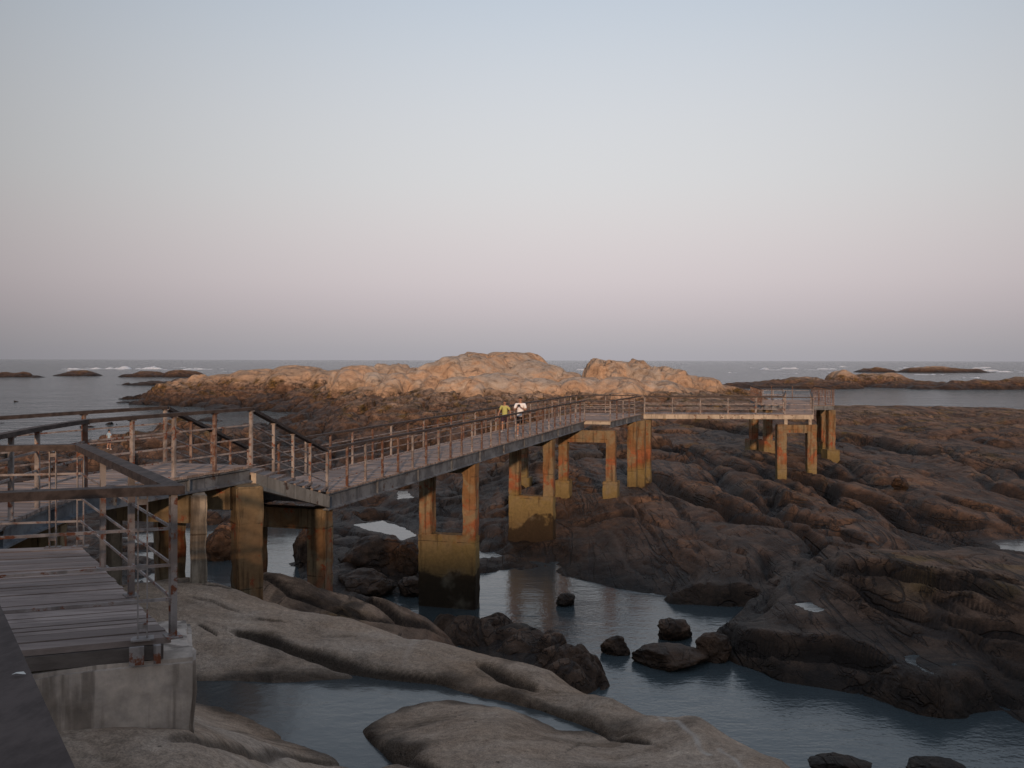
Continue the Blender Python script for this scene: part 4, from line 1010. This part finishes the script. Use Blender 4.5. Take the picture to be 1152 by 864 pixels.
railing(lg, [B_ + bleft * 0.02 + bdir * 0.1, C_ + bleft * 0.08 + bdir * 0.1, D_ + bleft * 0.08 - bdir * .1], 1.12, 1.5, mk=('post', 'postrust'), hw=0.11, ends=False)
railing(lg, [bl0 + bright * 0.05, DL + bright * 0.05, D_ + Vector((-.3, 1.3, 0))], 1.12, 1.6, mk=('post',), hw=0.11, ends=False)

# --- far walkway: level run to the right, then away to the end platform
fw = empty('walkway', (0, 0, 0)); tag(fw, 'far level walkway with a sunlit pale edge beam running right from the bend', 'walkway')
E_ = V3(18.75, 60.65, ZL)
f0, f1_ = D_ + Vector((0.12, 0.0, 0)), V3(16.9, 60.7, ZL)
deck('deck', [f0 + Vector((0.25, 1.7, 0)), f1_ + Vector((.4, 1.7, 0))], [f0, f1_], fw, M['deck'], 0.15, 0.014)
n0, n1 = V3(16.93, 60.7, ZL), V3(20.35, 72.9, ZL); m0, m1 = E_, V3(22.3, 72.9, ZL)
b = MB()
o_deck = deck('neck_deck', [n0, n1], [m0, m1], fw, M['deck'], 0.15, 0.014)
b = MB(); b.sweep([f0 + Vector((0, .06, -.047)), V3(18.72, 60.71, ZL - .047)], [(-.05, -.26), (.05, -.26), (.05, 0), (-.05, 0)]); b.build('edge_beam', M['girder_pale'], fw)
girder(fw, [f0 + Vector((0.25, 1.62, 0)), f1_ + Vector((.4, 1.62, 0))], 0.26, M['girder'], 3)
girder(fw, [E_ + Vector((-.05, .25, 0)), m1 + Vector((-.09, -.1, 0))], 0.26, M['girder'], 3); girder(fw, [n0 + Vector((.6, 1.95, 0)), n1 + Vector((.09, -.1, 0))], 0.26, M['girder'], 3)
railing(fw, [f0 + Vector((.05, .05, 0)), V3(18.70, 60.72, ZL)], 1.08, 1.62, mk=('post',), hw=0.10, rails=(0.3, 0.6))
railing(fw, [f0 + Vector((.3, 1.65, 0)), f1_ + Vector((.40, 1.65, 0)), n1 + Vector((.05, -.05, 0))], 1.08, 1.62, mk=('post',), hw=0.10, rails=(0.3, 0.6))
railing(fw, [E_ + Vector((-.05, .2, 0)), m1 + Vector((-.05, -.05, 0))], 1.08, 1.7, mk=('post',), hw=0.10, rails=(0.3, 0.6))
for x_ in (17.0, 18.5):
    b = MB(); b.box((x_, 60.72, CH + ZL - .31 - .16), (0.20, 0.16, 0.32)); b.build('bearing_stub', M['girder_pale'], fw)

ep = empty('viewing_platform', (0, 0, 0)); tag(ep, 'square caged platform with barred railings at the far end of the walkway', 'platform')
e0, e1, e2, e3 = V3(18.6, 73.0, ZL), V3(24.1, 73.0, ZL), V3(25.7, 83.0, ZL), V3(20.2, 83.0, ZL)
deck('deck', [e0, e3], [e1, e2], ep, M['deck'], 0.15, 0.014)
for p, q in ((e0, e1), (e1, e2), (e3, e2), (e0, e3)):
    d_ = (q - p).normalized(); b = MB(); cc = (e0 + e2) / 2; sh_ = (cc - (p + q) / 2).normalized() * 0.10
    b.sweep([p + sh_ + d_ * .2 - Vector((0, 0, .05)), q + sh_ - d_ * .2 - Vector((0, 0, .05))], rect(0.14, 0.30)); b.build('edge_beam', M['girder'], ep)
railing(ep, [e1 + Vector((-.05, .05, 0)), e2 + Vector((-.05, -.05, 0))], 1.22, 0.75, mk=('postrust',), hw=0.08, rails=(0.15, 0.65), label='close barred side railing')
railing(ep, [e2 + Vector((-.15, -.05, 0)), e3 + Vector((.05, -.05, 0))], 1.22, 1.8, mk=('postrust',), hw=0.08, rails=(0.4, 0.8))
railing(ep, [e3 + Vector((.03, -.15, 0)), e0 + Vector((.05, .05, 0))], 1.22, 0.75, mk=('postrust',), hw=0.08, rails=(0.15, 0.65))
railing(ep, [e0 + Vector((.15, .05, 0)), n1 + Vector((-.1, .15, 0))], 1.22, 0.9, mk=('post',), hw=0.08, rails=(0.4, 0.8))
railing(ep, [m1 + Vector((.1, .15, 0)), e1 + Vector((-.15, .05, 0))], 1.22, 0.6, mk=('postrust',), hw=0.08, rails=(0.15, 0.65))

# --- concrete piers
def column_part(parent, x, y, z0, z1, w, rz, name='column', mk='pier'):
    return rough_box((x, y, CH + (z0 + z1) / 2), (w, w, z1 - z0), rz).build(name, M[mk], parent)
def pier(label, cols, ztop, group='stained concrete piers under the bridge', rz=0.0, w=0.5, cap=None, wall=None, foot=None, base=None, mk='pier'):
    """cols: (x, y) column centres; cap: (top, bottom); wall: top level; foot: (top offset over the ground, size)"""
    cx = sum(c[0] for c in cols) / len(cols); cy = sum(c[1] for c in cols) / len(cols)
    gs = [min(ground(x + a * w * .6, y + c * w * .6) for a in (-1, 0, 1) for c in (-1, 0, 1)) for x, y in cols]
    if base: gs = [min(g, base) for g in gs]
    r = empty('concrete_pier', (0, 0, 0)); tag(r, label, 'pier', group)
    zlow = min(gs) - 0.5
    (xa, ya), (xb, yb) = cols[0], cols[-1]
    L = math.hypot(xb - xa, yb - ya); a = math.atan2(yb - ya, xb - xa) if L > 0.01 else rz
    for (x, y), g in zip(cols, gs):
        column_part(r, x, y, (wall if wall else g - 0.5), ztop, w, rz, mk=mk)
        if foot:
            rough_box((x, y, CH + g + (foot[0] - 0.6) / 2), (foot[1], foot[1], foot[0] + 0.6), rz).build('footing', M['pier'], r)
    if cap:
        for i in range(len(cols) - 1):
            (x0, y0), (x1, y1) = cols[i], cols[i + 1]; l = math.hypot(x1 - x0, y1 - y0) - w * 0.995
            if l > 0.1:
                b = MB(); b.box(((x0 + x1) / 2, (y0 + y1) / 2, CH + (cap[0] + cap[1]) / 2), (l, w * 0.86, cap[0] - cap[1]), math.atan2(y1 - y0, x1 - x0)); b.build('cap_beam', M['pier'], r)
    if wall:
        rough_box(((xa + xb) / 2, (ya + yb) / 2, CH + (wall + zlow) / 2), (L + w + .03, w + .03, wall - zlow), a).build('wall', M['pier'], r)
    return r
rb = math.atan2(bright.y, bright.x)
def bent(s, w=0.5, sp=1.72, inset=0.28):
    p = A + bdir * s + bleft * inset; q = p + bleft * sp; return [(q.x, q.y), (p.x, p.y)]
ra = R(30)
pier('yellow stained square column pair under the head of the stairs', [(-6.55, 18.75), (-5.02, 18.55)], ZU - .34, rz=ra, w=0.5, cap=(ZU - .36, ZU - .78))
pier('slim grey column pair under the curved walkway, left of the stair head pair', [(-7.2, 17.7), (-5.55, 17.35)], ZU - .34, rz=R(20), w=0.27, cap=(ZU - .36, ZU - .85), mk='greypier')
pier('yellow column pair under the walkway behind the platform corner', [(-8.2, 14.2), (-6.72, 14.3)], ZU - .34, rz=R(8), w=0.32, cap=(ZU - .36, ZU - .8))
pier('column pair with a low tie beam under the foot of the stairs', bent(0.35, inset=.42, sp=1.9), ZL - .47, rz=rb, w=0.5, cap=(ZL - .48, ZL - 1.0))
pier('orange and yellow pier with a tall wall between its legs, nearest the viewer', bent(11.93), ZL - .47, rz=rb, cap=(ZL - .48, ZL - .85), wall=-6.5, base=-9.3)
pier('orange pier with a wall standing by the water, second along the footbridge', bent(23.7), ZL - .47, rz=rb, cap=(ZL - .48, ZL - .85), wall=-6.62, base=-9.5)
pc = C_ + bleft * -.10 + bdir * -.55; qc = pc + bleft * 2.65
pier('wide orange portal with block footings under the bend of the bridge', [(qc.x, qc.y), (pc.x, pc.y)], ZL - .48, rz=rb, cap=(ZL - .50, ZL - 1.15), foot=(0.95, 0.8))
pier('lone thin leg seen through the opening of the second walled pier', [(0.75, 57.8)], ZL - .40, rz=rb, w=0.4, foot=(0.9, 0.8))
pier('cluster of three tall stained legs at the corner of the landing', [(7.35, 59.6), (7.98, 60.5), (8.5, 61.6)], ZL - .40, rz=rb, w=0.55)
pier('sunlit portal of two slim legs under the corner of the far walkway', [(16.75, 60.85), (18.62, 60.85)], ZL - .63, rz=0, w=0.58, cap=(ZL - .65, ZL - 1.15))
pier('leg pair with block footings under the left side of the caged platform', [(18.55, 75.0), (19.25, 73.6)], ZL - .36, rz=R(10), w=0.55, foot=(0.9, 1.0))
pier('leg pair with block footings under the right side of the caged platform', [(24.2, 76.5), (23.95, 73.5)], ZL - .36, rz=R(10), w=0.55, foot=(1.0, 1.0))

# --- the viewer's own handrail
hr = empty('handrail', (0, 0, 0)); tag(hr, 'dark wooden handrail close to the viewer in the lower left corner', 'handrail')
h0, h1 = V3(0.058, 0.28, -0.50), V3(-2.87, 4.86, -0.50); hd = (h1 - h0).normalized(); hl = Vector((-hd.y, hd.x, 0))
q0, q1 = h0 + hl * 0.10, h1 + hl * 0.10
b = MB(); b.sweep([q0, q1], rect(0.19, 0.07)); b.build('handrail_board', M['ownrail'], hr)
for t in (0.02, 0.72, 0.97):
    p = q0.lerp(q1, t); b = MB(); b.box((p.x, p.y, CH - 0.57 - 1.35), (0.06, 0.06, 2.7)); b.build('post', M['post'], hr)
for z in (-0.85, -1.2):
    b = MB(); b.sweep([q0.lerp(q1, .6) + Vector((0, 0, z + .5)), q1 + Vector((0, 0, z + .5))], rect(0.03, 0.03)); b.build('rail', M['rail'], hr)
pl = at(22, 760, z=-0.498)
b = MB()
b.add([(pl.x - .011, pl.y - .002, pl.z + .002), (pl.x - .002, pl.y - .005, pl.z + .005), (pl.x + .008, pl.y - .002, pl.z + .003), (pl.x + .011, pl.y + .001, pl.z + .002), (pl.x + .005, pl.y + .005, pl.z + .005), (pl.x - .006, pl.y + .004, pl.z + .004)], [(0, 1, 4, 5), (1, 2, 3, 4)])
tag(b.build('leaf', mat_plain('pale_leaf', (0.55, 0.53, 0.48))), 'small pale dry leaf lying on the dark wooden handrail', 'leaf')

# ------------------------------------------------------------------ people
M['skin'] = mat_plain('skin', (0.36, 0.20, 0.14), 0.6, 0.1)
M['hair'] = mat_plain('dark_hair', (0.012, 0.010, 0.010), 0.6)
M['lime'] = mat_plain('yellow_green_shirt', (0.42, 0.42, 0.15), 0.9, 0.12)
M['white'] = mat_plain('white_shirt', (0.78, 0.78, 0.80), 0.9, 0.06)
M['blue'] = mat_plain('pale_blue_shirt', (0.30, 0.42, 0.52), 0.9, 0.1)
M['black'] = mat_plain('black_cloth', (0.014, 0.014, 0.017), 0.9)
M['plum'] = mat_plain('dark_plum_cloth', (0.05, 0.028, 0.045), 0.9)
M['shoe'] = mat_plain('pale_shoe', (0.55, 0.52, 0.50), 0.7)
M['phone'] = mat_plain('camera_body', (0.02, 0.02, 0.022), 0.4)

def skin_mesh(name, verts, edges, radii, sub=2, root=0):
    me = bpy.data.meshes.new(name); me.from_pydata(verts, edges, []); me.update()
    o = bpy.data.objects.new(name + '_tmp', me); COL.objects.link(o)
    md_ = o.modifiers.new('s', 'SKIN'); md_.use_smooth_shade = True; md_.branch_smoothing = 0.5
    if not me.skin_vertices: me.skin_vertices.new()
    for i, r in enumerate(radii):
        sv = me.skin_vertices[0].data[i]; sv.radius = r if isinstance(r, tuple) else (r, r); sv.use_root = (i == root)
    ss = o.modifiers.new('u', 'SUBSURF'); ss.levels = sub; ss.render_levels = sub
    dg = bpy.context.evaluated_depsgraph_get(); dg.update()
    me2 = bpy.data.meshes.new_from_object(o.evaluated_get(dg)); me2.name = name
    bpy.data.objects.remove(o); bpy.data.meshes.remove(me)
    me2.materials.clear()
    return me2

def chain(V, E, Rr, start, pts):
    prev = start
    for p, r in pts:
        V.append(p); Rr.append(r); i = len(V) - 1
        if prev is not None: E.append((prev, i))
        prev = i
    return prev

def person(label, loc, rz, h, shirt, legs_m, hair_m, pose, walk=0.12, cap=False, shoes='shoe'):
    """facing -y in its own space; joints in metres for a 1.72 m adult, scaled to h"""
    r = empty('person', loc, rz); r.scale = (h / 1.72,) * 3; tag(r, label, 'person')
    V = []; E = []; Q = []
    pel = chain(V, E, Q, None, [((0, 0, 0.93), (0.145, 0.10))])
    ch_ = chain(V, E, Q, pel, [((0, 0.0, 1.08), (0.125, 0.09)), ((0, 0.0, 1.28), (0.15, 0.10)), ((0, 0.01, 1.40), (0.13, 0.085)), ((0, 0.0, 1.47), 0.055)])
    chestI = 2
    chain(V, E, Q, ch_, [((0, -0.01, 1.53), 0.058), ((0, -0.018, 1.60), (0.074, 0.088)), ((0, -0.010, 1.66), (0.073, 0.088)), ((0, -0.005, 1.705), (0.045, 0.055))])
    feet = {}
    for s, wk in ((-1, walk), (1, -walk)):
        kn = (0.095 * s, -0.02 - wk * 0.75, 0.50 + (0.02 if wk < 0 else 0)); an = (0.10 * s, wk * -1.0 + (0.06 if wk < 0 else 0), 0.09 + (0.05 if wk < 0 else 0))
        chain(V, E, Q, pel, [((0.095 * s, 0, 0.84), 0.092), ((0.095 * s, -0.01 - wk * .4, 0.68), 0.078), (kn, 0.056), ((kn[0], (kn[1] + an[1]) / 2 + .02, (kn[2] + an[2]) / 2 + .03), 0.053), (an, 0.036), ((an[0] + .01 * s, an[1] - 0.07, an[2] - .055), 0.034), ((an[0] + .015 * s, an[1] - 0.14, an[2] - .062), 0.024)])
        feet[s] = an
    arms = {}
    for s in (-1, 1):
        sh_p = (0.185 * s, 0.01, 1.405)
        if pose == 'chest': el, wr_, hand = (0.255 * s, -0.05, 1.15), (0.075 * s, -0.26, 1.28), (0.035 * s, -0.29, 1.345)
        elif pose == 'swing': el, wr_, hand = (0.285 * s, 0.02 + 0.07 * s, 1.13), (0.315 * s, -0.08 + 0.14 * s, 0.90), (0.320 * s, -0.11 + .16 * s, 0.80)
        else: el, wr_, hand = (0.26 * s, 0.03, 1.12), (0.275 * s, -0.03, 0.88), (0.275 * s, -0.05, 0.79)
        chain(V, E, Q, 3, [(sh_p, 0.062), ((sh_p[0] + (el[0] - sh_p[0]) * .5, (sh_p[1] + el[1]) / 2, (sh_p[2] + el[2]) / 2), 0.046), (el, 0.038), ((el[0] * .5 + wr_[0] * .5, el[1] * .5 + wr_[1] * .5, el[2] * .5 + wr_[2] * .5), 0.035), (wr_, 0.025), (hand, (0.036, 0.02))])
        hi = len(V) - 1
        dv = (Vector(hand) - Vector(wr_)).normalized(); sd = dv.cross(Vector((0, -1, 0.2))).normalized() * 1.0
        if sd.length < .1: sd = Vector((1, 0, 0))
        fr_ = sd.cross(dv)
        for k_, ln in enumerate((0.066, 0.076, 0.070, 0.055)):
            o_ = Vector(hand) + sd * (0.030 - 0.02 * k_) + dv * 0.018
            chain(V, E, Q, hi, [(tuple(o_), 0.010), (tuple(o_ + dv * ln * .55 - fr_ * .008), 0.009), (tuple(o_ + dv * ln * .85 - fr_ * .030), 0.008)])
        o_ = Vector(wr_) + dv * 0.03
        chain(V, E, Q, hi, [(tuple(Vector(hand) - fr_ * .028 - dv * .005 + sd * .02), 0.011), (tuple(Vector(hand) - fr_ * .048 + dv * .03 + sd * .02), 0.009)])
        arms[s] = (sh_p, el, wr_, hand)
    me = skin_mesh('body', V, E, Q, 1); body = link('body', me, M['skin'], r, True)
    # face: nose, brows, ears as shape on the head (part of the skin-coloured body would be sub-pixel): eyes and nose pieces
    b = MB(); b.add([(-.014, -.098, 1.585), (.014, -.098, 1.585), (0, -.125, 1.590), (0, -.096, 1.630)], [(0, 1, 2), (0, 2, 3), (2, 1, 3)]); b.build('nose', M['skin'], r)
    for s in (-1, 1):
        bm = bmesh.new(); bmesh.ops.create_uvsphere(bm, u_segments=8, v_segments=6, radius=0.012); m_ = bpy.data.meshes.new('eye'); bm.to_mesh(m_); bm.free(); o = link('eye', m_, M['hair'], r, True); o.location = (0.031 * s, -.090, 1.628)
        bm = bmesh.new(); bmesh.ops.create_uvsphere(bm, u_segments=8, v_segments=6, radius=0.03); bmesh.ops.scale(bm, vec=(.35, .8, 1.1), verts=bm.verts); m_ = bpy.data.meshes.new('ear'); bm.to_mesh(m_); bm.free(); o = link('ear', m_, M['skin'], r, True); o.location = (0.078 * s, .005, 1.61)
    b = MB(); b.box((0, -.094, 1.562), (.045, .012, .010)); b.build('mouth', mat_lip, r)
    # hair cap
    bm = bmesh.new(); bmesh.ops.create_uvsphere(bm, u_segments=20, v_segments=14, radius=1.0)
    for v in bm.verts:
        x, y, z = v.co
        low = 0.12 if y < -0.25 else (-0.62 if y > 0.1 else -0.2)
        if z < low: z = low + (z - low) * 0.12; x *= .93; y *= .93
        n_ = 1 + 0.05 * math.sin(9 * x + 3) * math.cos(11 * y)
        v.co = (x * .084 * n_, 0.008 + y * .100 * n_, 1.645 + z * .078 * n_)
    m_ = bpy.data.meshes.new('hair'); bm.to_mesh(m_); bm.free(); link('hair', m_, M[hair_m], r, True)
    # shirt with sleeves
    V = []; E = []; Q = []
    w0 = chain(V, E, Q, None, [((0, 0, 0.86), (0.175, 0.125)), ((0, 0, 1.05), (0.158, 0.118)), ((0, 0, 1.28), (0.178, 0.122)), ((0, .008, 1.405), (0.145, 0.095)), ((0, .002, 1.455), 0.07)])
    for s in (-1, 1):
        a_, e_ = Vector(arms[s][0]), Vector(arms[s][1])
        chain(V, E, Q, 3, [(tuple(a_), 0.083), (tuple(a_.lerp(e_, .45)), 0.072), (tuple(a_.lerp(e_, .78)), 0.070)])
    link('shirt', skin_mesh('shirt', V, E, Q, 2, 1), M[shirt], r, True)
    V = []; E = []; Q = []
    p0_ = chain(V, E, Q, None, [((0, 0, 0.95), (0.158, 0.115))])
    for s, wk in ((-1, walk), (1, -walk)):
        chain(V, E, Q, 0, [((0.098 * s, 0, 0.84), 0.108), ((0.10 * s, -0.01 - wk * .4, 0.66), 0.098), ((0.10 * s, -0.015 - wk * .65, 0.53), 0.090)])
    link('shorts', skin_mesh('shorts', V, E, Q, 2), M[legs_m], r, True)
    for s in (-1, 1):
        an = feet[s]; V = [(an[0], an[1] + .05, an[2] - .045), (an[0] + .005 * s, an[1] - .03, an[2] - .045), (an[0] + .012 * s, an[1] - .15, an[2] - .055)]
        link('shoe', skin_mesh('shoe', V, [(0, 1), (1, 2)], [(.045, .045), (.05, .05), (.04, .034)], 2), M[shoes], r, True)
    return r
mat_lip = mat_plain('lips', (0.26, 0.10, 0.085), 0.6, 0.1)

def face_cam(p): return math.atan2(-p.x, p.y)
p = at(585.5, 491, z=ZL + .006); walker = person('person in a white shirt and black shorts on the bridge, hands raised to the chest', p, R(-12), 1.72, 'white', 'black', 'hair', 'chest', 0.07)
hand_d = walker
p2 = at(568, 486, z=ZL + .006); person('shorter person in a yellow green shirt walking along the bridge deck', p2, R(-16), 1.46, 'lime', 'plum', 'hair', 'swing', 0.13)
dpp = ray_d(123, 507); 
pp = at(123, 507, d=dpp); pp.z = CH + ground(pp.x, pp.y) - .01
person('person in a pale blue shirt and dark shorts standing out on the rocks', pp, R(150), max(1.5, min(1.8, 21 / F * dpp)), 'blue', 'plum', 'hair', 'hang', 0.04)
print('third person depth', dpp)
ph = MB(); ph.box((0, 0, 0), (0.13, 0.05, 0.08), bev=0.01); cam_o = ph.build('camera', M['phone']); cam_o.location = p + Matrix.Rotation(R(-12), 3, 'Z') @ Vector((0, -.325, 1.365)); cam_o.rotation_euler = (0, 0, R(-12))
tag(cam_o, 'small dark handheld thing held at the chest of the person in white', 'camera')

# ------------------------------------------------------------------ camera, light, sky
cam = bpy.data.cameras.new('camera'); co = bpy.data.objects.new('view_camera', cam); COL.objects.link(co)
cam.sensor_width = 36; cam.lens = 36 * F / 1152; cam.shift_y = -(432 - HOR) / 1152; cam.clip_start = 0.05; cam.clip_end = 60000
co.matrix_world = Matrix.Translation((0, 0, CH)) @ Matrix.Rotation(R(90), 4, 'X') @ Matrix.Rotation(math.atan(ROLL), 4, 'Z')
sc.camera = co

sun = bpy.data.lights.new('sun', 'SUN'); so = bpy.data.objects.new('sun', sun); COL.objects.link(so)
sun.energy = 2.8; sun.angle = R(1.6); sun.color = (1.0, 0.66, 0.42)
d_to_sun = Vector((sdir.x * math.cos(R(SUN_EL)), sdir.y * math.cos(R(SUN_EL)), math.sin(R(SUN_EL))))
so.rotation_euler = d_to_sun.to_track_quat('Z', 'Y').to_euler()

w = bpy.data.worlds.new('World'); sc.world = w; w.use_nodes = True
nt = w.node_tree; nt.nodes.clear()
out = nt.nodes.new('ShaderNodeOutputWorld'); bg = nt.nodes.new('ShaderNodeBackground'); nt.links.new(bg.outputs[0], out.inputs[0])
sky = nt.nodes.new('ShaderNodeTexSky'); sky.sky_type = 'NISHITA'; sky.sun_disc = False; sky.sun_elevation = R(SUN_EL); sky.sun_rotation = math.atan2(sdir.x, sdir.y)
sky.dust_density = 2.0; sky.air_density = 1.0; sky.ozone_density = 2.0
tc = nt.nodes.new('ShaderNodeTexCoord'); sep = nt.nodes.new('ShaderNodeSeparateXYZ'); nt.links.new(tc.outputs['Generated'], sep.inputs[0])
def lin(c): return tuple((q / 255 / 12.92) if q / 255 <= .04045 else ((q / 255 + .055) / 1.055) ** 2.4 for q in c)
SKY = [(0.0, (172, 169, 176)), (0.018, (180, 176, 181)), (0.045, (197, 187, 192)), (0.08, (214, 202, 205)), (0.13, (221, 213, 213)), (0.18, (221, 220, 220)), (0.255, (217, 219, 223)), (0.345, (200, 210, 221)), (0.6, (182, 194, 212)), (1.0, (160, 174, 198))]
rp = nt.nodes.new('ShaderNodeValToRGB'); rp.color_ramp.interpolation = 'EASE'
el = rp.color_ramp.elements
while len(el) < len(SKY): el.new(0.5)
for i, (p_, c) in enumerate(SKY): el[i].position = p_; el[i].color = (*lin(c), 1)
rp.color_ramp.interpolation = 'B_SPLINE'
nt.links.new(sep.outputs[2], rp.inputs[0])
mx = nt.nodes.new('ShaderNodeMix'); mx.data_type = 'RGBA'; mx.inputs[0].default_value = 0.92
sk = nt.nodes.new('ShaderNodeVectorMath'); sk.operation = 'SCALE'; sk.inputs['Scale'].default_value = 0.10
nt.links.new(sky.outputs[0], sk.inputs[0]); nt.links.new(sk.outputs[0], mx.inputs[6]); nt.links.new(rp.outputs[0], mx.inputs[7])
# the pale band opposite the sun fades to both sides of it
def wm(op, a, b_, c_=0.0):
    q = nt.nodes.new('ShaderNodeMath'); q.operation = op
    for n_, v_ in enumerate((a, b_, c_)):
        if hasattr(v_, 'is_output'): nt.links.new(v_, q.inputs[n_])
        else: q.inputs[n_].default_value = v_
    return q.outputs[0]
dx = wm('SUBTRACT', sep.outputs[0], 0.09); k2 = wm('MULTIPLY', wm('MULTIPLY', dx, dx), -1.15); fade = wm('MAXIMUM', wm('ADD', k2, 1.0), 0.62)
fs_ = nt.nodes.new('ShaderNodeVectorMath'); fs_.operation = 'SCALE'; nt.links.new(mx.outputs[2], fs_.inputs[0]); nt.links.new(fade, fs_.inputs['Scale'])
nt.links.new(fs_.outputs[0], bg.inputs[0])
bg.inputs[1].default_value = 1.0

sc.view_settings.view_transform = 'Standard'; sc.view_settings.look = 'None'; sc.view_settings.gamma = 1; sc.view_settings.exposure = 0.0
sc.render.engine = 'CYCLES'; sc.cycles.max_bounces = 6; sc.cycles.use_denoising = True
